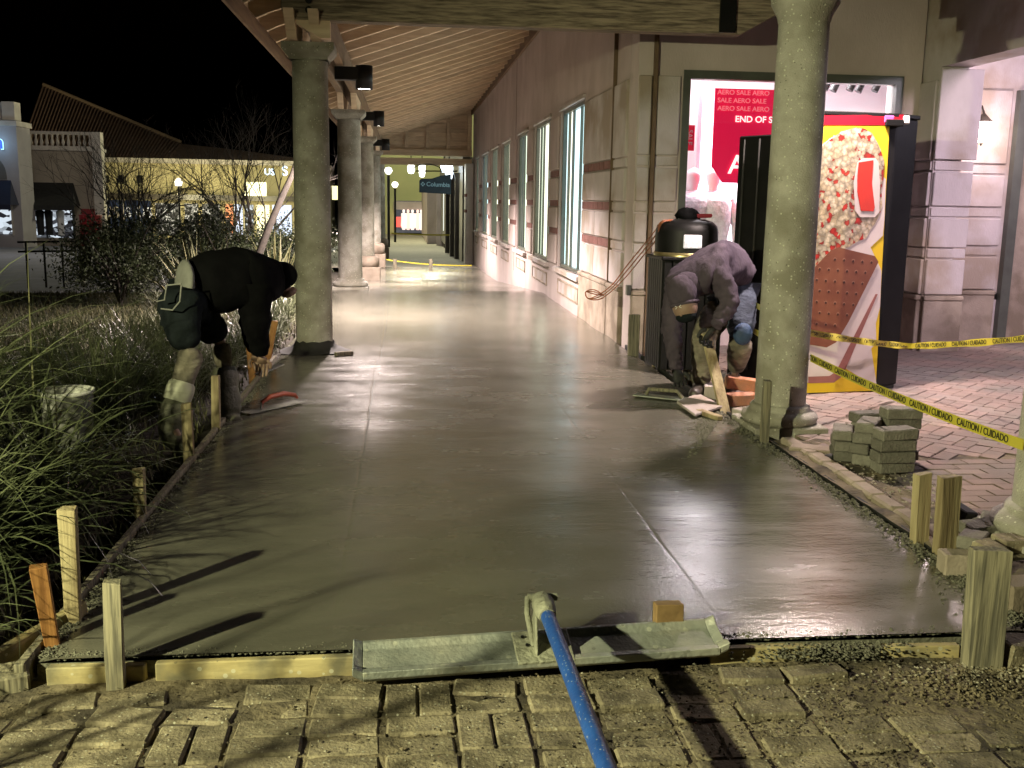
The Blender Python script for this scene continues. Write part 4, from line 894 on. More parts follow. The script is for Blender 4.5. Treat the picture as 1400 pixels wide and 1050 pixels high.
# ================================================================== LITTER BIN, CAP, CORDS
bc = Vector((2.36, 8.5)); bt_ = empty('litter_bin', (bc.x, bc.y, 0), 'black slatted litter bin with domed top and open chute', 'bin')
BH = .97; HB = .25
MB().box((bc.x - .235, bc.y - .235, .03), (bc.x + .235, bc.y + .235, BH - .02)).build('liner', M['blackmat'], bt_)
for sx in (-1, 1):
    for k in range(7):
        u = -.216 + k * .072
        MB().box((bc.x + u - .030, bc.y + sx * .25 - .010, .04), (bc.x + u + .030, bc.y + sx * .25 + .010, BH - .03)).build('slat', M['black'], bt_, .003)
        MB().box((bc.x + sx * .25 - .010, bc.y + u - .030, .04), (bc.x + sx * .25 + .010, bc.y + u + .030, BH - .03)).build('slat', M['black'], bt_, .003)
MB().box((bc.x - .275, bc.y - .275, BH - .03), (bc.x + .275, bc.y + .275, BH)).build('rim', M['black'], bt_, .008)
MB().lathe([(.27, BH), (.27, BH + .03), (.26, BH + .032)], (bc.x, bc.y, 0), 40).build('chrome_band', mat('gold_band', (.5, .42, .2), None, 5, .3, metal=.8), bt_)
dome = MB(); dome.lathe([(.262, BH + .03), (.262, BH + .20), (.25, BH + .25), (.21, BH + .285), (.15, BH + .30), (.001, BH + .305)], (bc.x, bc.y, 0), 48); dome.build('dome', M['black'], bt_)
MB().cbox((bc.x - .02, bc.y - .262, BH + .125), (.155, .015, .11)).build('chute_opening_glare', mat('chute', (.72, .72, .74), (.35, .35, .38), 30, .3, emit=(.8, .8, .85), es=.3), bt_, .01)  # reflected light on the chute put in as pale colour and glow
cp = empty('knit_cap', (bc.x + .05, bc.y, BH + .30), 'black and red knit cap lying on the litter bin', 'cap')
MB().lathe([(.10, .0), (.105, .03), (.08, .07), (.03, .09), (.001, .09)], (bc.x + .0, bc.y, BH + .305), 18).build('crown', M['hoodie_black'], cp, jit=.008)
MB().cbox((bc.x + .10, bc.y - .02, BH + .33), (.18, .14, .035)).build('brim', mat('capred', (.4, .04, .07), None, 9, .8), cp, .01, .008)
def cord(pts, r, label):
    P = [Vector(p) for p in pts]; out = []
    for i in range(len(P) - 1):
        a, b_, c_, d_ = P[max(i-1, 0)], P[i], P[i+1], P[min(i+2, len(P)-1)]
        for t in np.linspace(0, 1, 7)[:-1]: out.append(.5 * ((2*b_) + (c_-a)*t + (2*a-5*b_+4*c_-d_)*t*t + (3*b_-a-3*c_+d_)*t**3))
    out.append(P[-1]); return tag(MB().tube(out, r, 6).build('extension_cord', M['cord'], fix=False), label, 'cord')
for i, (dy, de) in enumerate(((0, 0), (7, .02), (14, -.02))):
    cord([at(928, 301 + i, 8.5), at(906, 302 + i, 8.35), at(896, 315 + dy, 8.6), at(880, 335 + dy, 9.0), at(858, 362 + dy, 9.4), at(838, 388 + dy * .6, 9.5), at(820, 402 + dy * .5, 9.6), at(804, 408, 9.7), at(801, 399, 9.75), at(812, 396 + i * 3, 9.7), at(826, 404, 9.6)], .0055,
         ['uppermost orange cord looping from the bin to the wall outlet', 'middle orange cord hanging between the bin and the wall', 'lowest orange cord sagging from the bin to the wall corner'][i])
tag(MB().box((2.18, 9.92, .50), (2.22, 10.0, .60)).build('wall_outlet', M['frame'], bevel=.004), 'small grey electrical outlet at the stone corner', 'outlet')

# ================================================================== HANGING SHOP SIGN, FAR SHOPS
hs = at(595, 252, 33.0); t = empty('hanging_sign', (hs.x, 33, hs.z), 'dark blue hanging shop sign reading Columbia', 'sign')
w_, h_ = .50, .26
MB().prism([(hs.x - w_, 33, hs.z - h_), (hs.x + w_, 33, hs.z - h_ - .04), (hs.x + w_, 33, hs.z + h_ + .06), (hs.x + .2, 33, hs.z + h_ + .02), (hs.x - .1, 33, hs.z + h_ - .08), (hs.x - w_ + .05, 33, hs.z + h_ - .1), (hs.x - w_, 33, hs.z + h_ - .16)], (0, .05, 0)).build('panel', mat('navy', (.012, .035, .06), (.02, .05, .08), 4, .5), t, .004)
lt = mat('sign_letters', (.25, .42, .5), None, 5, .6, emit=(.15, .3, .38), es=.25)
text('lettering', 'Columbia', lt, basis((hs.x + .09, 32.985, hs.z - .01), (1, 0, -.02), (0, 0, 1)), .19, .004, t)
for k in range(4):
    c = Vector((hs.x - .39 + .045 * (1 if k == 0 else -1 if k == 1 else 0), 32.985, hs.z + .045 * (1 if k == 2 else -1 if k == 3 else 0)))
    MB().prism([c + Vector((.03, 0, 0)), c + Vector((0, 0, .03)), c + Vector((-.03, 0, 0)), c + Vector((0, 0, -.03))], (0, .004, 0)).build('emblem', lt, t)
MB().tube([(hs.x + .7, 33, hs.z + .42), (hs.x - .6, 33, hs.z + .40)], .02, 8).build('bracket', M['black'], t)
MB().tube([(hs.x - .25 + .45 * math.cos(a), 33, hs.z + .42 + .2 * math.sin(a)) for a in np.linspace(0, PI, 10)], .018, 6).build('scroll', M['black'], t)
LG = glow('lantern_glow', (1, .97, .85), 3); LB = glow('lantern_blue', (.75, .88, 1), 6)
def lantern(px, py, Y, r, h, label, m, name='hanging_lantern'):
    c = at(px, py, Y); t = empty(name, (c.x, Y, c.z), label, 'lamp', 'glowing lanterns at the far end of the walk')
    MB().lathe([(.001, -h), (r * .7, -h * .9), (r, -h * .3), (r, h * .5), (r * .6, h), (.001, h)], (c.x, Y, c.z), 12).build('globe', m, t)
    MB().lathe([(r * 1.15, h * .95), (.03, h * 1.4), (.001, h * 1.4)], (c.x, Y, c.z), 12).build('cap', M['black'], t)
    MB().tube([(c.x, Y, c.z + h * 1.3), (c.x, Y, c.z + h * 1.3 + .4)], .02, 6).build('rod', M['black'], t)
lantern(562, 231, 37, .13, .17, 'leftmost glowing lantern left of the hanging sign', LG)
lantern(577, 232, 38, .12, .28, 'tall glowing lantern above the left end of the hanging sign', LG)
lantern(607, 229, 37, .12, .17, 'bluish lantern above the right end of the hanging sign', LB)
lantern(614, 234, 38, .14, .30, 'rightmost long bluish lantern beside the hanging sign', LB)
lamp('far_walk_fill', 'POINT', (at(600, 240, 36).x, 36, at(600, 240, 36).z), 45, (.9, .95, .85), shadow_soft_size=.3)  # added fill beside the lanterns, without a fixture of its own
lamp('far_walk_fill', 'POINT', (.3, 48, 5.5), 900, (1, 1, .78), shadow_soft_size=.3)  # added fill over the far walk; no lantern hangs here
# far end building
g0 = gz(80) - .03
fb = empty('end_building', (1, 80, g0), 'green yellow lit shop front at the far end of the walk', 'building')
def rx(px, Y): return at(px, 290, Y).x
def rzz(py, Y): return at(580, py, Y).z
M['yellowwall'] = mat('yellowwall', (.55, .55, .28), (.48, .5, .25), .5, .9, emit=(.55, .62, .22), es=.0)
MB().box((rx(480, 80), 80, rzz(275, 80)), (rx(700, 80), 80.5, rzz(120, 80))).build('wall', M['yellowwall'], fb)
MB().box((rx(612, 80), 80, g0), (rx(700, 80), 80.5, rzz(275, 80))).build('wall', M['yellowwall'], fb)
MB().box((rx(480, 80), 80, g0), (rx(541, 80), 80.5, rzz(275, 80))).build('wall', M['yellowwall'], fb)
MB().box((rx(538, 79.5), 79.4, rzz(287, 79.5)), (rx(579, 79.5), 79.9, rzz(276, 79.5))).build('shop_fascia', M['stucco'], fb)
MB().box((rx(535, 83), 83, g0), (rx(615, 83), 83.1, rzz(270, 83))).build('back_wall', mat('far_dark', (.03, .03, .035), (.2, .2, .22), .8, .8, emit=(.3, .3, .33), es=.25, lo=.5, hi=.7), fb)
lamp('end_light', 'POINT', (rx(575, 76), 62, 8.5), 4200, (1, 1, .68), shadow_soft_size=.5)
MB().box((rx(579, 72), 60, g0), (rx(596, 72) , 80, rzz(262, 72))).build('side_wall', M['stucco'], fb)
pink = glow('figure_glow_pink', (1, .72, .66), .75); redg = glow('window_red', (1, .12, .1), .75)
for i, (px, w2, col, lb) in enumerate(((545, .55, redg, 'red lit poster stand in the far shop window'), )):
    c = at(px, 300, 80); tag(MB().box((c.x - .32, 79.3, rzz(311, 79.3)), (c.x + .32, 79.4, rzz(297, 79.3))).build('poster_stand', col), lb, 'poster')
for i, px in enumerate((552, 558, 564, 571, 576)):
    c = at(px, 300, 79.2); zb = g0 + .35
    t = empty('display_figure', (c.x, 79.2, zb), f'{["leftmost", "second", "middle", "fourth", "rightmost"][i]} pale display figure in the far shop window', 'mannequin', 'figures in the far shop window')
    MB().lathe([(.001, 1.55), (.10, 1.5), (.10, 1.36), (.05, 1.3), (.2, 1.22), (.19, .8), (.22, .3), (.1, 0)], (c.x, 79.2, zb), 10).build('torso', pink if i % 2 else glow('figure_glow_white', (1, .9, .88), .7), t)  # figures glow by themselves; the shop's light is put into their material
# right row of shops beyond the slab
rs = empty('far_right_shops', (1.9, 36, gz(36)), 'dark row of shop bays with lit windows along the far right side', 'building')
for k, (px, Y) in enumerate(((615, 44), (622, 40), (629, 37.5))):
    x = at(px, 290, Y).x; MB().lathe([(.2, gz(Y) - .1), (.2, 2.2), (.26, 2.35)], (x, Y, 0), 14).build('bay_column', M['bronze'], rs)
MB().box((1.95, 35.2, gz(36) - .1), (2.2, 58, 3.4)).build('wall', M['bronze'], rs)
MB().box((at(607, 290, 52).x, 52, gz(52) - .1), (at(640, 290, 52).x + .8, 52.2, 3.5)).build('wall', M['bronze'], rs)
MB().box((at(606, 290, 51.9).x, 51.8, rzz(315, 52)), (at(614, 290, 51.9).x, 51.9, rzz(262, 52))).build('lit_window', glow('far_window', (.95, 1, .95), .9), rs)
MB().box((at(597, 290, 56).x, 56, gz(56) - .1), (at(607, 290, 56).x, 56.3, rzz(255, 56))).build('pier', M['stucco'], rs)
# street lamps with globes seen between the columns
for px, py, Y, lb in ((540, 253, 62, 'globe street lamp seen down the walk, right one'), (531, 234, 52, 'tall globe street lamp behind the far left columns')):
    c = at(px, py, Y); t = empty('street_lamp', (c.x, Y, gz(Y)), lb, 'street lamp', 'globe street lamps')
    MB().tube([(c.x, Y, gz(Y) - .3), (c.x, Y, c.z - .2)], .07, 8).build('pole', M['black'], t)
    MB().lathe([(.001, -.16), (.10, -.14), (.20, .02), (.14, .16), (.001, .2)], (c.x, Y, c.z), 14).build('globe', LG, t)

# ================================================================== BUILDINGS ON THE LEFT
LY = 60.0; GL = lz(-20, LY)
M['wall_a'] = mat('wall_a', (.36, .33, .33), (.3, .275, .28), .8, .9, .1, 12); M['wall_b'] = mat('wall_b', (.34, .29, .23), (.28, .24, .19), .8, .9, .1, 12); M['trim'] = mat('trim', (.55, .5, .44), (.45, .41, .36), 2, .9)
def X_(px, Y=LY): return at(px, 265, Y).x
def Z_(py, Y=LY, px=90): return at(px, py, Y).z
storewin = mat('store_window', (.02, .02, .025), (.3, .33, .4), 3.2, .3, lo=.45, hi=.62, emit=(.35, .42, .55), es=.0)
def lit_interior(name, s, tint=(.8, .9, 1)):
    m = bpy.data.materials.new(name); m.use_nodes = True; n = m.node_tree.nodes; l = m.node_tree.links; b = n['Principled BSDF']; b.inputs['Base Color'].default_value = (.03, .03, .03, 1)
    g = n.new('ShaderNodeNewGeometry'); mp = n.new('ShaderNodeMapping'); mp.inputs['Scale'].default_value = (1.4, 1, 2.2); l.new(g.outputs['Position'], mp.inputs[0])
    t = n.new('ShaderNodeTexVoronoi'); t.inputs['Scale'].default_value = 2.2; l.new(mp.outputs[0], t.inputs['Vector']); sp = n.new('ShaderNodeSeparateColor'); l.new(t.outputs['Color'], sp.inputs[0])
    rp = n.new('ShaderNodeValToRGB'); e = rp.color_ramp.elements; e[0].position = .45; e[0].color = (.02, .02, .025, 1); e[1].position = .9; e[1].color = (*tint, 1); l.new(sp.outputs[0], rp.inputs[0])
    l.new(rp.outputs[0], b.inputs['Emission Color']); b.inputs['Emission Strength'].default_value = s; return m
LI = lit_interior('lit_interior', .8)
ba = empty('corner_shop', (X_(10, 57), 57, GL), 'grey stucco shop with arched panel and blue lit sign at the left edge', 'building')
YA = 57.0
MB().box((X_(-120, YA), YA, GL - .3), (X_(28, YA), YA + 2, Z_(172, YA))).build('wall', M['wall_a'], ba)
MB().box((X_(-120, YA), YA - .25, Z_(174, YA)), (X_(31, YA), YA + 2, Z_(167, YA))).build('cornice', M['trim'], ba)
MB().box((X_(11, YA), YA - .1, Z_(166, YA)), (X_(28, YA), YA + .8, Z_(141, YA))).build('parapet_post', M['trim'], ba)
MB().box((X_(-120, YA), YA, Z_(146, YA)), (X_(11, YA), YA + .4, Z_(142, YA))).build('parapet_rail', M['trim'], ba)
for k in range(6): c = X_(7 - 6.5 * k, YA); MB().lathe([(.1, Z_(166, YA)), (.13, Z_(158, YA)), (.07, Z_(152, YA)), (.1, Z_(146, YA))], (c, YA + .2, 0), 8).build('baluster', M['trim'], ba)
MB().box((X_(-60, YA), YA - .05, Z_(321, YA)), (X_(14, YA), YA + .02, Z_(283, YA))).build('window', LI, ba)
MB().box((X_(14, YA), YA - .08, Z_(323, YA)), (X_(16, YA), YA + .02, Z_(281, YA))).build('window_frame', M['trim'], ba)
pa = [Vector((X_(11, YA), YA - .04, Z_(247, YA)))] + [Vector((X_(-6 + 17 * math.cos(a), YA), YA - .04, Z_(243 - 26 * math.sin(a), YA))) for a in np.linspace(0, PI/2, 8)] + [Vector((X_(-40, YA), YA - .04, Z_(217, YA))), Vector((X_(-40, YA), YA - .04, Z_(247, YA)))]
MB().prism(pa, (0, .03, 0)).build('arch_panel', mat('arch_dark', (.14, .13, .12), None, 2, .9), ba)
def awning(px0, px1, py0, py1, Y, m, parent, sk=10):
    a0, a1 = X_(px0, Y), X_(px1 - sk, Y); c1 = X_(px1, Y); zt, zb = Z_(py0, Y), Z_(py1, Y); c0 = X_(px0, Y)
    vs = [(a0, Y, zt), (a1, Y, zt), (c0, Y - 1.2, zb), (c1, Y - 1.2, zb), (c0, Y, zb), (c1 , Y, zb), (c0, Y - 1.2, zb - .25), (c1, Y - 1.2, zb - .25)]
    b = MB(); b.add(vs, [(0, 1, 3, 2), (1, 5, 3), (0, 2, 4), (2, 3, 7, 6)]); return b.build('awning', m, parent)
NV = mat('navy_awning', (.012, .015, .04), None, 2, .8)
awning(-60, 25, 248, 281, YA, NV, ba, 9)
sg = glow('sign_blue', (.05, .25, 1), 2.5); halo = glow('sign_halo', (.35, .7, 1), 1.6)
tx_ = text('lettering', 'n', halo, basis((X_(4, YA), YA - .10, Z_(197, YA)), (1, 0, 0), (0, 0, 1)), 1.15, .02, ba)
text('lettering', 'n', mat('sign_navy', (.02, .05, .35), None, 3, .5, emit=(.02, .1, .8), es=.8), basis((X_(4, YA), YA - .16, Z_(197, YA)), (1, 0, 0), (0, 0, 1)), 1.0, .02, ba)
lamp('sign_light', 'POINT', (X_(4, YA), YA - .8, Z_(196, YA)), 26, (.4, .7, 1), shadow_soft_size=.3)
bb_ = empty('balustrade_shop', (X_(90), LY, GL), 'beige shop with white rooftop balustrade and black awning', 'building')
MB().box((X_(24), LY, GL - .3), (X_(134), LY + .7, Z_(205))).build('wall', M['wall_b'], bb_)
MB().box((X_(131), LY - .35, GL - .3), (X_(144), LY + .3, Z_(205))).build('corner_pier', M['trim'], bb_)
MB().box((X_(24), LY - .3, Z_(206)), (X_(134), LY + .4, Z_(200))).build('cornice', M['trim'], bb_)
MB().box((X_(130), LY - .45, Z_(207)), (X_(145), LY + .5, Z_(203))).build('pier_cap', M['trim'], bb_)
MB().box((X_(131), LY - .3, Z_(203)), (X_(143), LY + .3, Z_(180))).build('parapet_post', M['trim'], bb_)
MB().box((X_(28), LY - .15, Z_(184)), (X_(131), LY + .15, Z_(180))).build('parapet_rail', M['trim'], bb_)
bal = MB(); bal.lathe([(.06, Z_(200)), (.095, Z_(195)), (.045, Z_(189)), (.07, Z_(184))], (0, 0, 0), 10); bme = bal.mesh('baluster', M['trim'])
for k in range(14):
    o = bpy.data.objects.new('baluster', bme); link(o, bb_); o.matrix_parent_inverse = bb_.matrix_world.inverted(); o.location = (X_(32 + k * 7.3), LY, 0)
awning(33, 109, 250, 281, LY, M['blackmat'], bb_, 8)
MB().box((X_(37), LY - .05, Z_(325)), (X_(99), LY + .02, Z_(281))).build('window', LI, bb_)
for px in (36, 62, 99): MB().box((X_(px) - .05, LY - .1, Z_(326)), (X_(px) + .05, LY + .02, Z_(280))).build('window_frame', M['frame'], bb_)
for px in (54, 66, 82): c = X_(px); MB().lathe([(.001, 1.7), (.12, 1.6), (.1, 1.45), (.24, 1.35), (.2, .9), (.18, .05)], (c, LY - .15, Z_(323)), 10).build('display_figure', M['blackmat'] if px < 80 else M['white'], bb_)
MB().box((X_(110), LY - .06, Z_(331)), (X_(136), LY + .02, Z_(285))).build('red_door', mat('red_wrap', (.14, .01, .01), (.08, .01, .01), 3, .6, emit=(.5, .02, .03), es=.03), bb_)
lamp('plaza_fill', 'POINT', (X_(90, 50), 49, 5.2), 420, (1, .86, .68), shadow_soft_size=.4)  # added warm fill for the left buildings, no fixture behind it
lamp('plaza_fill', 'POINT', (X_(0, 46), 46, 3.5), 200, (.8, .85, 1), shadow_soft_size=.4)  # second added fill, cooler, likewise without a lamp post
# red round kiosk in front of the beige shop
kx = X_(122, 56); t = empty('red_kiosk', (kx, 56, GL), 'round red advertising drum in front of the beige shop', 'kiosk')
MB().lathe([(.55, GL - .2), (.55, GL + 1.75), (.6, GL + 1.8), (.001, GL + 1.85)], (kx, 56, 0), 24).build('drum', mat('kiosk_red', (.16, .01, .012), (.1, .01, .01), 2, .5, emit=(.6, .02, .03), es=.03), t)
# hipped tiled building
hb = empty('hipped_roof_building', (X_(240, 76), 76, GL), 'yellow lit building with dark hipped tile roof behind the bare trees', 'building')
HY = 76.0
M['hipwall'] = mat('hipwall', (.55, .48, .27), (.48, .42, .24), .8, .9)
MB().box((X_(70, HY), HY, GL - .4), (X_(440, HY), HY + 14, Z_(217, HY, 250))).build('wall', M['hipwall'], hb)
ez = Z_(216, HY, 200); apx = Vector((X_(68, HY + 8), HY + 8, Z_(118, HY + 8))); rdg = Vector((X_(290, HY + 10), HY + 10, Z_(208, HY + 10, 290) + 1.2))
e0, e1 = Vector((X_(34, HY), HY - .6, ez)), Vector((X_(440, HY), HY - .6, ez))
rf = MB(); rf.add([e0, Vector((X_(235, HY), HY - .6, ez)), apx, e1, Vector((X_(330, HY + 8), HY + 8, ez + 1.0)), Vector((e0.x - 2, HY + 16, ez)), Vector((X_(250, HY + 8), HY + 8, ez + 1.4))],
   [(0, 1, 6, 2), (1, 3, 4, 6), (0, 2, 5)])
rfo = rf.build('roof', M['roof_tile'], hb)
ridge = MB()
for k in range(46):                                             # tile courses as thin raised rolls down the slope
    t_ = k / 45; a = e0.lerp(Vector((X_(235, HY), HY - .6, ez)), t_); c_ = apx.lerp(Vector((X_(250, HY + 8), HY + 8, ez + 1.4)), t_); ridge.tube([a + Vector((0, 0, .03)), c_ + Vector((0, 0, .03))], .07, 5, False)
ro = ridge.build('roof_roll', M['roof_tile'], hb, fix=False); ro['kind'] = 'stuff'
MB().tube([apx + Vector((0, 0, .08)), Vector((X_(250, HY + 8), HY + 8, ez + 1.5))], .16, 8).build('ridge_cap', mat('ridge', (.24, .16, .10), None, 3, .9), hb)
MB().box((X_(70, HY), HY - .5, ez - .35), (X_(440, HY), HY - .02, ez - .02)).build('eave', M['trim'], hb)
for px in (146, 166, 192): MB().box((X_(px - 4, HY), HY - .06, Z_(250, HY, px)), (X_(px + 4, HY), HY, Z_(240, HY, px))).build('vent', M['blackmat'], hb)
MB().box((X_(100, HY), HY - 3, Z_(273, HY, 250)), (X_(440, HY), HY - .02, Z_(266, HY, 250))).build('lower_canopy', M['bronze'], hb)
MB().box((X_(145, HY), HY - .1, Z_(322, HY, 250)), (X_(206, HY), HY - .02, Z_(275, HY, 250))).build('window', mat('window_navy', (.02, .028, .05), (.03, .04, .07), 1, .2, emit=(.03, .04, .07), es=.4), hb)
text('lettering', 'US', M['trim'], basis((X_(150, HY), HY - .14, Z_(291, HY, 150)), (1, 0, 0), (0, 0, 1)), 1.1, .01, hb); text('lettering', 'S US', glow('dim_white', (.7, .7, .7), .5), basis((X_(189, HY), HY - .14, Z_(291, HY, 190)), (1, 0, 0), (0, 0, 1)), 1.0, .01, hb)
for px in (168, 190): MB().box((X_(px, HY), HY - .15, Z_(322, HY, 250)), (X_(px + 1, HY), HY - .05, Z_(276, HY, 250))).build('mullion', M['trim'], hb)
cols_ = [LI, glow('win_cream', (1, .95, .7), .8), lit_interior('lit_interior_warm', .9, (1, .95, .75)), glow('win_orange', (.8, .3, .15), .45), glow('win_blue', (.6, .7, 1), .8)]
for i, (a, c_, k) in enumerate(((212, 246, 2), (252, 270, 2), (276, 300, 2), (308, 318, 3), (320, 331, 4), (334, 346, 0), (350, 368, 1), (372, 398, 4), (404, 430, 1))):
    MB().box((X_(a, HY), HY - .1, Z_(322, HY, 300)), (X_(c_, HY), HY - .02, Z_(279, HY, 300))).build('lit_window', cols_[k], hb)
MB().box((X_(343, HY), HY - 3.05, Z_(268, HY, 360)), (X_(372, HY), HY - 3.01, Z_(250, HY, 360))).build('lit_panel', glow('lit_panel', (1, 1, .7), .9), hb)
MB().box((X_(458, HY), HY - 3.05, Z_(273, HY, 460)), (X_(470, HY), HY - 3.01, Z_(255, HY, 460))).build('lit_panel', glow('lit_panel2', (1, 1, .5), .9), hb)
text('lettering', 'US', glow('blue_letters', (.55, .75, 1), 2.2), basis((X_(377, HY), HY - 3.2, Z_(237, HY, 377)), (1, 0, 0), (0, 0, 1)), .6, .03, hb); text('lettering', 'S', glow('blue_letters2', (.55, .75, 1), 2.2), basis((X_(397, HY), HY - 3.2, Z_(236, HY, 397)), (1, 0, 0), (0, 0, 1)), .9, .03, hb)
lamp('facade_fill', 'POINT', (X_(240, 70), 69, Z_(268, 70, 240)), 1500, (1, .9, .52), shadow_soft_size=.5)  # added fill that brightens the hipped building's wall, no fixture
lamp('facade_fill', 'POINT', (X_(340, 70), 69, Z_(280, 70, 340)), 1000, (1, .9, .52), shadow_soft_size=.5)  # another added fill farther right along the same wall
c = at(244, 250, 66); t = empty('street_lamp', (c.x, 66, GL), 'globe street lamp glowing among the bare branches', 'street lamp', 'globe street lamps')
MB().tube([(c.x, 66, GL - .3), (c.x, 66, c.z - .2)], .06, 8).build('pole', M['black'], t); MB().lathe([(.001, -.22), (.2, -.15), (.24, .05), (.12, .25), (.001, .3)], (c.x, 66, c.z), 12).build('globe', LG, t)
# rail fence and bench before the plaza
t = empty('metal_railing', tuple(gp(90, 372, lz(-7, 20))), 'black metal railing on the plaza edge at the left', 'railing')
p = [at(24, 331, 25), at(160, 329, 25)]; dz_ = Vector((0, 0, -.18))
for k in (0, .22, ): MB().beam(p[0] + Vector((0, 0, -k)), p[1] + Vector((0, 0, -k)), .045, .045).build('rail', M['black'], t)
for k in range(6): q = p[0].lerp(p[1], .08 + k * .18); MB().beam(q, (q.x, q.y, lz(q.x, q.y) - .05), .04, .04).build('post', M['black'], t)
t = empty('picnic_bench', tuple(at(120, 350, 24)), 'low black metal bench beyond the railing', 'bench')
p = [at(103, 352, 24), at(158, 350, 24)]
for k in range(4): MB().beam(p[0] + Vector((0, k * .12, 0)), p[1] + Vector((0, k * .12, 0)), .08, .03).build('slat', M['black'], t)
for q in (p[0].lerp(p[1], .1), p[0].lerp(p[1], .9)): MB().beam(q + Vector((0, .2, 0)), (q.x, q.y + .2, lz(q.x, q.y) - .05), .05, .05).build('leg', M['black'], t)

# ================================================================== PLANTS
def mesh_np(name, v, f, m, parent=None, smooth=False):
    me = bpy.data.meshes.new(name); nf = len(f); k = f.shape[1]
    me.vertices.add(len(v)); me.vertices.foreach_set('co', v.reshape(-1).astype(np.float32)); me.loops.add(nf * k); me.loops.foreach_set('vertex_index', f.reshape(-1).astype(np.int32))
    me.polygons.add(nf); me.polygons.foreach_set('loop_start', np.arange(0, nf * k, k, dtype=np.int32)); me.update(calc_edges=True); me.validate()
    if smooth: me.polygons.foreach_set('use_smooth', [True] * nf)
    me.materials.append(m); o = bpy.data.objects.new(name, me); link(o, parent); return o
def blades(c, n, L, rad, width=.006, e0=72, es=14, droop=.9, seg=8, zroot=None):
    az = NR.uniform(0, 2*PI, n); rr = rad * np.sqrt(NR.uniform(0, 1, n)); ln = L * NR.uniform(.55, 1.1, n)
    ra_ = NR.uniform(0, 2*PI, n); root = np.stack([c[0] + rr * np.cos(ra_), c[1] + rr * np.sin(ra_), np.full(n, c[2])], -1)
    el = np.radians(np.clip(NR.normal(e0, es, n), 25, 92)); dr = droop * NR.uniform(.35, 1.25, n)
    w = width * NR.uniform(.6, 1.3, n); pts = []; p = root.copy(); e = el.copy(); tw = az.copy(); twr = NR.normal(0, .08, n)
    V = []
    for i in range(seg + 1):
        t = i / seg; side = np.stack([-np.sin(tw), np.cos(tw), np.full(n, .15)], -1); ww = (w * (1 - t ** 2.6) * .5 + .0003)[:, None]
        V += [p - side * ww, p + side * ww]
        st = (ln / seg)[:, None]; p = p + st * np.stack([np.cos(az) * np.cos(e), np.sin(az) * np.cos(e), np.sin(e)], -1)
        e = e - dr * (.10 + .34 * t); az = az + twr
        p[:, 2] = np.maximum(p[:, 2], c[2] + .01)
    v = np.stack(V, 1); idx = np.array([(2*i, 2*i+1, 2*i+3, 2*i+2) for i in range(seg)]); f = (idx[None] + (np.arange(n) * 2 * (seg + 1))[:, None, None]).reshape(-1, 4)
    return v.reshape(-1, 3), f
def clump(x, y, n, L, rad, label, m='blade', group='ornamental grass clumps in the bed', stalks=0, **kw):
    z = lz(x, y) - .05; v, f = blades((x, y, z), n, L, rad, **kw); t = empty('grass_clump', (x, y, z), label, 'grass plant', group)
    mesh_np('blades', v, f, M[m], t).matrix_parent_inverse = t.matrix_world.inverted()
    if stalks:
        v, f = blades((x, y, z), stalks, L * 1.35, rad * .5, width=.007, e0=82, es=5, droop=.22); mesh_np('stalks', v, f, M['leaf_dry'], t).matrix_parent_inverse = t.matrix_world.inverted()
for a in [(-1.70, 3.62, 430, 1.05, .13, 'front grass clump nearest the orange stake', 3), (-2.15, 4.05, 520, 1.55, .17, 'tall front grass clump at the left edge of the picture', 8), (-1.62, 4.55, 300, .95, .13, 'arching grass clump whose blades hang over the slab edge', 4),
          (-2.6, 4.8, 420, 1.6, .2, 'tall grass clump in front of the white bucket, left side', 10), (-2.5, 5.6, 130, .9, .16, 'grass clump to the left of the white bucket, just before it', 3), (-1.55, 3.15, 260, .6, .12, 'low grass clump by the timber block', 0), (-2.3, 3.3, 320, 1.3, .18, 'grass clump at the lower left corner', 4)]:
    clump(*a[:6], stalks=a[6], width=.0125, droop=1.15)
for i, (x, y, n, L, lb) in enumerate([(-2.6, 6.3, 500, 1.0, 'grass clump left of the white bucket'), (-2.0, 6.9, 560, .95, 'grass clump behind the white bucket'), (-1.75, 7.6, 480, .8, 'grass clump behind the legs of the worker in black'), (-2.6, 7.7, 480, .95, 'broad grass clump behind the worker in black'),
        (-1.62, 8.5, 420, .62, 'grass clump under the arms of the worker in black'), (-2.3, 9.0, 380, .8, 'grass clump between lawn and walk behind the worker'), (-1.5, 9.7, 460, .6, 'brightly lit grass clump left of the nearest column'), (-1.5, 10.8, 460, .62, 'lit grass clump just behind the nearest column'),
        (-1.5, 12.0, 420, .62, 'lit grass clump under the first canopy lamp'), (-1.6, 13.4, 380, .65, 'grass clump halfway between the first two columns'), (-2.3, 10.6, 360, .85, 'grass clump on the lawn edge behind the worker'), (-3.3, 6.9, 360, .9, 'grass clump at the left edge beyond the bucket'), (-3.0, 5.7, 360, 1.0, 'tall grass clump at the far left edge')]):
    clump(x, y, n, L, .2, lb)
clump(-2.3, 1.45, 110, 1.75, .25, 'third tall grass clump outside the picture on the left', width=.03, e0=68)
clump(-1.95, .75, 90, 1.7, .2, 'fourth tall grass clump outside the picture on the left', width=.03, e0=72)
for a in [(-2.9, 1.7, 260, 1.9, .3, 'tall grass clump just outside the picture on the left'), (-3.0, 2.7, 220, 1.7, .3, 'second tall grass clump outside the picture on the left')]: clump(*a, width=.012)
clump(-2.35, 12.2, 130, 1.15, .14, 'spiky yucca like plant behind the back of the worker', m='leaf_dry', group=None, width=.03, e0=60, es=20, droop=.25)
clump(-1.7, 13.9, 110, 1.1, .12, 'pale spiky plant beside the nearest column', m='leaf_dry', group=None, width=.03, e0=66, es=16, droop=.2)
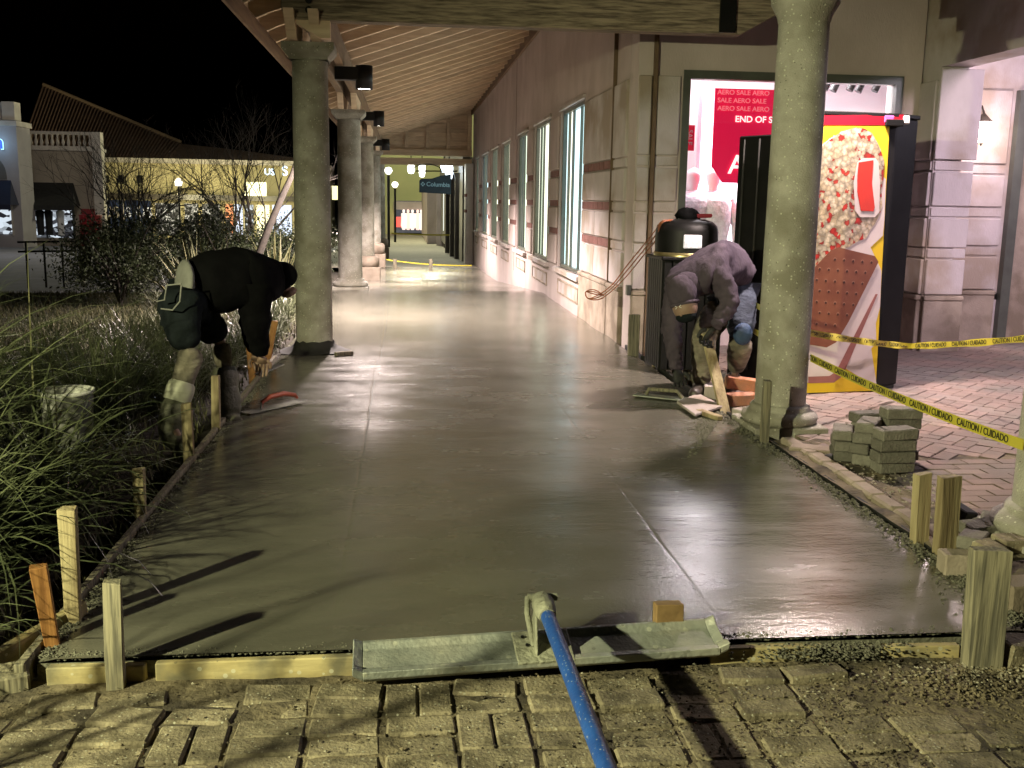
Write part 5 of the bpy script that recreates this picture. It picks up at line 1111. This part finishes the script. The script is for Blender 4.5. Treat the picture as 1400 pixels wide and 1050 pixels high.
# lawn and bed litter
n = 26000; px_ = NR.uniform(-11, -2.7, n); py_ = 9.6 + 8.4 * NR.random(n); v0 = []
def short(n, X0, Y0, h, nm, m):
    z = np.array([lz(a, b_) for a, b_ in zip(X0, Y0)]) - .03; az = NR.uniform(0, 2*PI, n); hh = h * NR.uniform(.5, 1.2, n); w = .006 + .0 * hh
    a = np.stack([X0 - w*np.sin(az), Y0 + w*np.cos(az), z], -1); b2 = np.stack([X0 + w*np.sin(az), Y0 - w*np.cos(az), z], -1); c2 = np.stack([X0 + np.cos(az)*hh*.5, Y0 + np.sin(az)*hh*.5, z + hh], -1)
    return tag(mesh_np(nm, np.stack([a, b2, c2], 1).reshape(-1, 3), np.arange(3*n).reshape(-1, 3), m), kind='stuff')
tag(short(n, px_, py_, .07, 'lawn_grass', mat('lawn_blade', (.10, .09, .035), (.06, .065, .025), 2, .7)), 'short dull lawn grass beyond the planting bed', 'grass')
n = 9000; tag(short(n, NR.uniform(-4.2, -1.2, n), NR.uniform(3, 14, n), .10, 'bed_litter', M['leaf_dry']), 'dry blades and mulch littering the planting bed', 'mulch')
# leafy shrubs
def shrub(x, y, h, r, n, label):
    z = lz(x, y); t = empty('shrub', (x, y, z), label, 'shrub', 'dark shrubs along the planting bed')
    sb = MB(); P = []; n = int(n * 2.1)
    for k in range(9):
        a = k * 2.4; e = Vector((x + r * .7 * math.cos(a), y + r * .7 * math.sin(a), z + h * R.uniform(.6, .95))); m_ = Vector((x + r * .2 * math.cos(a), y + r * .2 * math.sin(a), z + h * .4)); sb.tube([(x, y, z), m_, e], [.02, .014, .004], 5)
    sb.build('stems', M['bark'], t, fix=False)
    cc = NR.normal(0, 1, (26, 3)); cc /= np.linalg.norm(cc, axis=1)[:, None]; cc *= NR.uniform(.35, 1, (26, 1)); cc = cc * np.array([r, r, h * .5]) + np.array([x, y, z + h * .52])
    k = NR.integers(0, 26, n); p = cc[k] + NR.normal(0, 1, (n, 3)) * r * .17; p[:, 2] = np.maximum(p[:, 2], z + .05)
    d = NR.normal(0, 1, (n, 3)); d[:, 2] += .4; d /= np.linalg.norm(d, axis=1)[:, None]; s = np.cross(d, NR.normal(0, 1, (n, 3))); s /= np.linalg.norm(s, axis=1)[:, None]; L = NR.uniform(.03, .065, n)[:, None]
    v = np.stack([p, p + d*L*.5 + s*L*.22, p + d*L, p + d*L*.5 - s*L*.22], 1).reshape(-1, 3); mesh_np('foliage', v, np.arange(4*n).reshape(-1, 4), M['leaf'], t).matrix_parent_inverse = t.matrix_world.inverted()
for a in [(-2.5, 15.2, 1.25, .85, 3600, 'dark shrub just left of the nearest column'), (-3.9, 14.6, 1.2, .9, 3600, 'dark leafy shrub in the middle of the row'), (-4.3, 16.6, 1.1, .85, 3200, 'rounded dark shrub behind the back of the worker'), (-4.7, 17.6, .9, .7, 2600, 'low dark shrub at the left end of the row near the railing'),
          (-3.1, 17.8, 1.5, .95, 3600, 'taller dark shrub under the bare trees'), (-1.9, 18.4, 1.2, .7, 2600, 'dark shrub between the first two columns'), (-4.0, 20.4, 1.45, 1.0, 3400, 'farthest dark shrub before the plaza')]:
    shrub(*a)
# bare branching trees
def bare_tree(x, y, h, label, seed, trunks=4, lean=(0, 0), group='bare trees before the plaza', mt='bark', depth=5):
    rr = random.Random(seed); z = lz(x, y) - .1; t = empty('bare_tree', (x, y, z), label, 'tree', group); tb = MB(); bb = MB()
    def grow(p, d, L, r, lv):
        pts = [p]; rs = [r]; q = p; dd = d
        for i in range(4):
            dd = (dd + Vector((rr.gauss(0, .10), rr.gauss(0, .10), rr.gauss(.03, .06)))).normalized(); q = q + dd * L / 4; pts.append(q); rs.append(r * (1 - .14 * (i + 1)))
        (tb if lv < 1 else bb).tube(pts, rs, 7 if lv < 2 else 4 if lv < 4 else 3, False)
        if lv >= depth: return
        for k in range(3 if lv < 3 else 3):
            a = rr.uniform(0, 2*PI); s = dd.orthogonal().normalized(); s = Quaternion(dd, a) @ s; an = rr.uniform(.25, .65)
            grow(pts[-1] if k < 2 else pts[2], (dd * math.cos(an) + s * math.sin(an)).normalized(), L * rr.uniform(.62, .82), r * .52, lv + 1)
    for k in range(trunks):
        a = k * 2 * PI / trunks + rr.uniform(-.4, .4); d = Vector((math.cos(a) * .35 + lean[0], math.sin(a) * .35 + lean[1], 1)).normalized(); grow(Vector((x, y, z)), d, h * .30, .035 * h / 3, 0)
    tb.build('trunk', M[mt], t, fix=False); bb.build('branches', M[mt], t, fix=False)
bare_tree(-4.6, 18.5, 3.6, 'bare spreading tree in front of the yellow lit building', 3, 4)
bare_tree(-2.9, 20.5, 4.3, 'bare tree nearest the left of the first column', 8, 4)
bare_tree(-6.3, 24, 4.0, 'bare tree farther back before the hipped roof building', 14, 4)
t = empty('leaning_trunk', tuple(at(352, 350, 13.2)), 'smooth pale leaning trunk beside the nearest column', 'tree')
MB().tube([at(345, 372, 13.2), at(368, 310, 13.2), at(385, 270, 13.2), at(400, 238, 13.2), at(412, 200, 13.2)], [.05, .045, .042, .035, .028], 10).build('trunk', M['bark'], t)

# ================================================================== PEOPLE
def skin(name, joints, bones, m, parent, sub=2, noise=0., nscale=.08, root=None):
    ks = list(joints); me = bpy.data.meshes.new(name + '_cage'); me.from_pydata([tuple(joints[k][0]) for k in ks], [(ks.index(a), ks.index(c)) for a, c in bones], [])
    o = bpy.data.objects.new(name + '_cage', me); COL.objects.link(o)
    md = o.modifiers.new('skin', 'SKIN'); md.use_smooth_shade = True
    sv = me.skin_vertices[0].data; kf = {'body': .62, 'hoodie': 1.12, 'trousers': 1.12, 'jeans': 1.12, 'knit_cap': 1.3, 'shirt_hem': 1.25, 'knee_sleeve': 1.3, 'rubber_boot': 1.2, 'boot_top': 1.25, 'knee_pad': 1.25, 'trouser_leg': 1.25, 'work_trousers': 1.15, 'face_mask': 1.15, 'boot': 1.2, 'hood': 1.1}.get(name, 1.0)
    for i, k in enumerate(ks):
        r = joints[k][1]; r = r * (kf if not (name == 'body' and k in ('wrN', 'wrF')) else 1) if not isinstance(r, tuple) else r; sv[i].radius = (r, r) if not isinstance(r, tuple) else r; sv[i].use_root = (k == (root or ks[0]))
    sd = o.modifiers.new('sub', 'SUBSURF'); sd.levels = sub; sd.render_levels = sub
    dg = bpy.context.evaluated_depsgraph_get(); me2 = bpy.data.meshes.new_from_object(o.evaluated_get(dg)); bpy.data.objects.remove(o); me2.name = name
    if noise:
        from mathutils import noise as N_
        for v in me2.vertices:
            q = v.co / nscale; f_ = N_.noise(q) * .6 + N_.noise(Vector((q.x * .7, q.y * .7, q.z * 2.2))) * .6 + .35 * N_.noise(q * 2.3); v.co += v.normal * noise * f_
    for p_ in me2.polygons: p_.use_smooth = True
    me2.materials.clear(); me2.materials.append(m); ob = bpy.data.objects.new(name, me2); link(ob, parent)
    if parent is not None: ob.matrix_parent_inverse = parent.matrix_world.inverted()
    return ob
def chain(name, pts, rs, m, parent, sub=2, noise=0., ns=.08):
    j = {i: (p, r) for i, (p, r) in enumerate(zip(pts, rs))}; return skin(name, j, [(i, i+1) for i in range(len(pts)-1)], m, parent, sub, noise, ns)
def hand(name, wrist, palm_dir, side, curl_dir, m, parent, s=1.0, curl=1.0):
    """palm with four unequal fingers and a thumb; side = thumb side, curl_dir = way the fingers close"""
    w = Vector(wrist); d = Vector(palm_dir).normalized(); sd = Vector(side); sd = (sd - sd.dot(d) * d).normalized(); c = d.cross(sd); c = c if c.dot(Vector(curl_dir)) > 0 else -c
    kn = w + d * .085 * s
    J = {'w': (w, (.026*s, .019*s)), 'p': (w + d * .045 * s, (.036*s, .017*s)), 'k': (kn, (.040*s, .015*s))}; B = [('w', 'p'), ('p', 'k')]
    for i, (u, L) in enumerate(((.030, .075), (.010, .082), (-.011, .076), (-.030, .060))):
        a = kn + sd * u * s - d * .012 * s; q = [a]; ang_ = .25 * curl
        for k in range(3): ang_ += .5 * curl; q.append(q[-1] + (d * math.cos(ang_) + c * math.sin(ang_)) * L * s / 2.6)
        chain('finger', q, [.0100*s, .0095*s, .0088*s, .0075*s], m, parent, 1)
    a = w + d * .03 * s + sd * .028 * s; chain('thumb', [a, a + (sd * .7 + d * .7).normalized() * .035 * s + c * .01 * s, a + (sd * .35 + d * .9).normalized() * .06 * s + c * .03 * s], [.013*s, .0115*s, .009*s], m, parent, 1)
    return skin(name, J, B, m, parent, 2)
Z = Vector((0, 0, 1))
# ---- worker in the grey hoodie, right: bent over the slab edge, one glove on the hand float, the other on a stake
hip = Vector((2.44, 7.50, .80)); 
pw = empty('person', (2.3, 7.3, 0), 'worker in grey hoodie and cap bending over the slab edge beside the litter bin', 'person')
sp = [hip, at(1004, 368, 7.42), at(982, 356, 7.28), at(955, 366, 7.12), at(940, 384, 7.0)]
neck = at(936, 392, 6.98); head = at(934, 405, 6.95); chin = at(938, 424, 6.93)
shN, shF = at(980, 372, 7.0), at(926, 388, 7.22)
elN, elF = at(1000, 412, 6.95), at(917, 448, 7.15); wrN, wrF = at(978, 447, 6.88), at(925, 504, 7.0)
hipN, hipF = at(1010, 412, 7.35), at(985, 418, 7.55)
knN, anN, toN = at(1014, 462, 7.10), at(1003, 520, 7.55), at(992, 540, 7.42)
knF, anF, toF = at(962, 462, 7.22), at(958, 530, 7.30), at(950, 549, 7.12)
J = {'pel': (hip, .10), 's1': (sp[1], .11), 's2': (sp[2], .115), 's3': (sp[3], .10), 'nk': (neck, .055), 'hd': (head, .085), 'top': (chin, .06),
     'shN': (shN, .055), 'elN': (elN, .042), 'wrN': (wrN, .028), 'shF': (shF, .055), 'elF': (elF, .042), 'wrF': (wrF, .028),
     'hN': (hipN, .085), 'kN': (knN, .06), 'aN': (anN, .04), 'hF': (hipF, .085), 'kF': (knF, .06), 'aF': (anF, .04), 'tN': (toN, .035), 'tF': (toF, .035)}
Bn = [('pel', 's1'), ('s1', 's2'), ('s2', 's3'), ('s3', 'nk'), ('nk', 'hd'), ('hd', 'top'), ('s3', 'shN'), ('shN', 'elN'), ('elN', 'wrN'), ('s3', 'shF'), ('shF', 'elF'), ('elF', 'wrF'), ('pel', 'hN'), ('hN', 'kN'), ('kN', 'aN'), ('aN', 'tN'), ('pel', 'hF'), ('hF', 'kF'), ('kF', 'aF'), ('aF', 'tF')]
skin('body', J, Bn, M['skin'], pw)
G = M['hoodie_grey']
skin('hoodie', {'a': (hip + Vector((-.0, -.04, .03)), .155), 'b': (sp[1], .165), 'c': (sp[2], .172), 'd': (sp[3] + Vector((.01, 0, -.01)), .15), 'e': (neck.lerp(head, .5) + Vector((.01, .02, .01)), .125),
    'shN': (shN, .092), 'uN': (shN.lerp(elN, .5), .080), 'elN': (elN, .075), 'fN': (elN.lerp(wrN, .55), .060), 'wrN': (wrN.lerp(elN, -.06), .042), 'shF': (shF, .085), 'elF': (elF, .072), 'fF': (elF.lerp(wrF, .6), .055), 'wrF': (wrF.lerp(elF, -.05), .042)},
    [('a', 'b'), ('b', 'c'), ('c', 'd'), ('d', 'e'), ('d', 'shN'), ('shN', 'uN'), ('uN', 'elN'), ('elN', 'fN'), ('fN', 'wrN'), ('d', 'shF'), ('shF', 'elF'), ('elF', 'fF'), ('fF', 'wrF')], G, pw, 3, .022, .06)
hv = (chin - head).normalized(); hb_ = head - hv * .01
def ell(name, c, ax_, rl, rs, m, parent, rs2=None, n=26, k=14):
    ax_ = Vector(ax_).normalized(); q = ax_.to_track_quat('Z', 'Y').to_matrix().to_4x4(); mb = MB(); mb.lathe([(max(1e-4, math.sin(PI * i / k)) * rs, -math.cos(PI * i / k) * rl) for i in range(k + 1)], (0, 0, 0), n)
    mb.v = [tuple(Vector(c) + (q @ Vector((v[0], v[1] * ((rs2 or rs) / rs), v[2])))) for v in mb.v]; return mb.build(name, m, parent)
ell('knit_cap', head - hv * .02, hv, .132, .108, G, pw); hood_ = MB(); 
ell('cap_band', head + hv * .052, hv, .030, .108, G, pw)
ell('hood', neck.lerp(head, .2) + Vector((.03, .03, .015)), (head - neck).normalized(), .10, .108, G, pw)
unused = lambda *a, **k: None
unused('knit_cap', {'a': (head - hv * .085 + Vector((.0, 0, .0)), .075), 'b': (head - hv * .03, .108), 'c': (head + hv * .035, .112), 'd': (head + hv * .060, .106), 'n': (neck + Vector((.03, .03, .01)), .085)}, [('a', 'b'), ('b', 'c'), ('c', 'd'), ('b', 'n')], G, pw, 3, .006, .05)
face = ell('face', head + hv * .075 + Vector((-.006, -.012, 0)), hv, .095, .088, M['skin'], pw)
fd = Vector((-.55, -.75, -.35)).normalized()
ell('face_mask', head + hv * .135 + fd * .016, hv, .046, .074, M['dark_trouser'], pw)
chain('nose', [head + hv * .075 + fd * .078, head + hv * .10 + fd * .10], [.010, .014], M['skin'], pw, 1)
for s in (-1, 1):
    e_ = head + hv * .066 + fd * .072 + fd.cross(hv).normalized() * s * .03; MB().lathe([(.001, -.006), (.008, 0), (.001, .006)], e_, 10).build('eye', M['white'], pw)
    MB().lathe([(.001, .012), (.0025, .0)], head + hv * .02 + fd * .11 + fd.cross(hv).normalized() * (s * .012), 6)
for s in (-1, 1):   # small two stroke emblem on the cap front
    c_ = head + hv * .028 + fd * .112; q = fd.cross(hv).normalized(); MB().tube([c_ + q * (s * .022) + hv * .010, c_ + q * (s * .008), c_ + q * (s * .022) - hv * .010], .003, 5).build('cap_emblem', M['white'], pw)
skin('jeans', {'p': (hip + Vector((.0, 0, -.01)), .135), 'hN': (hipN, .125), 'mN': (hipN.lerp(knN, .5), .108), 'kN': (knN, .088), 'hF': (hipF, .11)}, [('p', 'hN'), ('hN', 'mN'), ('mN', 'kN'), ('p', 'hF')], M['denim'], pw, 3, .010, .06)
skin('work_trousers', {'hF': (hipF, .115), 'kF': (knF, .088), 'sF': (knF.lerp(anF, .5), .076), 'aF': (anF.lerp(knF, .06), .064)}, [('hF', 'kF'), ('kF', 'sF'), ('sF', 'aF')], M['khaki'], pw, 3, .010, .06)
skin('trouser_leg', {'a': (knN.lerp(anN, .05), .082), 'b': (knN.lerp(anN, .45) , .070), 'c': (knN.lerp(anN, .72), .05)}, [('a', 'b'), ('b', 'c')], M['khaki'], pw, 3, .006, .05)
ell('knee_pad', knN + Vector((.004, -.008, .03)), (0, 0, 1), .082, .070, M['kneepad'], pw, .05)
for an, to in ((anN, toN), (anF, toF)):
    an2 = Vector((an.x, an.y, max(an.z, .07))); t2 = Vector((to.x - .03, to.y - .06, .045)); skin('boot', {'a': (an2 + Z * .07, .055), 'b': (Vector((an.x, an.y, .055)), .05), 'c': (Vector((to.x, to.y, .045)), .045), 'd': (t2, .036)}, [('a', 'b'), ('b', 'c'), ('c', 'd')], M['bronze'], pw, 2)
hand('glove', wrN, at(966, 462, 6.92) - wrN, (0, -.4, 1), (-.3, -.9, -.2), M['glove'], pw, 1.4, 1.25)
hand('glove', wrF, at(932, 532, 6.93) - wrF, (1, -.3, .3), (.5, -.6, -.5), M['glove'], pw, 1.35, .9)
for s, w_ in ((0, wrN), (1, wrF)): pass
# ---- worker in the black hoodie, left: bent double, facing the walk
pb_ = empty('person', (-1.4, 6.3, -.1), 'worker in black hoodie and rubber boots bending over beside the planting bed', 'person')
hip = at(243, 398, 6.35); s1, s2, s3 = at(285, 386, 6.45), at(325, 382, 6.58), at(358, 382, 6.72); neck = at(368, 378, 6.78); head = at(385, 382, 6.86); chin = at(392, 402, 6.88)
shN, shF = at(345, 398, 6.5), at(352, 384, 6.92); elN, elF = at(350, 448, 6.6), at(345, 440, 7.1); wrN, wrF = at(358, 488, 6.75), at(348, 486, 7.25)
hipN, hipF = at(240, 415, 6.2), at(258, 412, 6.5); knN, knF = at(259, 492, 6.18), at(303, 470, 6.7); anN, anF = at(233, 575, 6.08), at(312, 560, 6.62); toN, toF = at(248, 606, 6.0), at(322, 588, 6.55)
J = {'pel': (hip, .11), 's1': (s1, .12), 's2': (s2, .125), 's3': (s3, .11), 'nk': (neck, .06), 'hd': (head, .088), 'top': (chin, .06),
     'shN': (shN, .055), 'elN': (elN, .042), 'wrN': (wrN, .028), 'shF': (shF, .055), 'elF': (elF, .042), 'wrF': (wrF, .028),
     'hN': (hipN, .09), 'kN': (knN, .06), 'aN': (anN, .042), 'hF': (hipF, .09), 'kF': (knF, .06), 'aF': (anF, .042), 'tN': (toN, .035), 'tF': (toF, .035)}
skin('body', J, Bn, M['skin'], pb_)
K_ = M['hoodie_black']
skin('hoodie', {'a': (hip.lerp(s1, .42) + Vector((0, 0, .01)), .150), 'b': (s1, .185), 'c': (s2, .195), 'd': (s3, .17), 'e': (neck, .13),
    'shN': (shN, .11), 'elN': (elN, .085), 'wrN': (wrN.lerp(elN, .05), .050), 'shF': (shF, .10), 'elF': (elF, .085), 'wrF': (wrF.lerp(elF, .05), .050)},
    [('a', 'b'), ('b', 'c'), ('c', 'd'), ('d', 'e'), ('d', 'shN'), ('shN', 'elN'), ('elN', 'wrN'), ('d', 'shF'), ('shF', 'elF'), ('elF', 'wrF')], K_, pb_, 3, .014, .09)
hv = (chin - head).normalized()
skin('hood', {'a': (neck, .11), 'b': (head - hv * .02, .125), 'c': (head + hv * .06, .115)}, [('a', 'b'), ('b', 'c')], K_, pb_, 3, .006, .06)
fd = Vector((.75, .3, -.5)).normalized()
skin('face', {'a': (head + hv * .05 + fd * .02, .075), 'b': (head + hv * .11 + fd * .03, .055)}, [('a', 'b')], M['skin'], pb_, 3)
skin('shirt_hem', {'a': (hip + Vector((-.01, -.01, .035)), .150), 'b': (hip.lerp(s1, .5) + Vector((0, -.015, .0)), .155)}, [('a', 'b')], M['grey_shirt'], pb_, 3, .008, .06)
skin('trousers', {'p': (hip + Vector((.01, .03, .0)), .145), 'hN': (hipN + Vector((.02, .04, -.02)), .118), 'mN': (hipN.lerp(knN, .5), .102), 'kN': (knN + Z * .05, .078), 'hF': (hipF, .12), 'mF': (hipF.lerp(knF, .55), .10), 'kF': (knF + Z * .03, .085)}, [('p', 'hN'), ('hN', 'mN'), ('mN', 'kN'), ('p', 'hF'), ('hF', 'mF'), ('mF', 'kF')], M['dark_trouser'], pb_, 3, .012, .07)
for (k, a, n_) in ((knN, anN, 0), (knF, anF, 1)):
    if n_ == 0: skin('knee_sleeve', {'a': (k + Z * .08, .058), 'm': (k + Vector((.008, -.005, 0)), .060), 'b': (k.lerp(a, .25), .056), 'c': (k.lerp(a, .55), .050)}, [('a', 'm'), ('m', 'b'), ('b', 'c')], M['khaki'], pb_, 3, .006, .05)
    else: skin('knee_sleeve', {'a': (k + Z * .02, .05), 'b': (k.lerp(a, .4), .045)}, [('a', 'b')], M['khaki'], pb_, 2)
for (k, a, t_) in ((knN, anN, toN), (knF, anF, toF)):
    top = k.lerp(a, .42); zb = lz(a.x, a.y) + .03
    skin('rubber_boot', {'a': (k.lerp(a, .55), .074), 'b': (a, .074), 'c': (Vector((a.x, a.y, zb + .05)), .062), 'd': (Vector((t_.x, t_.y, zb + .03)), .05), 'e': (Vector((t_.x + .05, t_.y - .06, zb + .02)), .042)}, [('a', 'b'), ('b', 'c'), ('c', 'd'), ('d', 'e')], M['boot'], pb_, 3, .006, .06)
    MB().tube([k.lerp(a, u) for u in (.36, .40, .5, .6, .68)], [.066, .078, .084, .083, .078], 22, False).build('boot_top', M['boot_pale'] if k is knN else M['boot'], pb_, fix=False)
for q in ([(215, 412), (225, 410), (228, 390), (248, 388)], [(248, 390), (246, 412), (236, 424), (220, 422)]): MB().tube([onplane(x, y, hipN + Vector((-.02, -.165, 0)), Vector((-.15, -1, 0))) for x, y in q], .005, 6).build('tool_loop', M['grey_shirt'], pb_)
hand('hand', wrN, at(360, 506, 6.9) - wrN, (.6, -.5, .3), (.5, .3, -.8), M['skin'], pb_, 1.1, .8)
hand('hand', wrF, at(356, 500, 7.4) - wrF, (-.3, -.6, .3), (.5, .2, -.8), M['skin'], pb_, 1.1, .8)
tag(MB().beam(at(352, 512, 7.0), at(385, 498, 7.3), .05, .008).build('edging_tool', M['alu'], bevel=.002), 'small steel edging tool in the hand of the worker in black', 'tool')
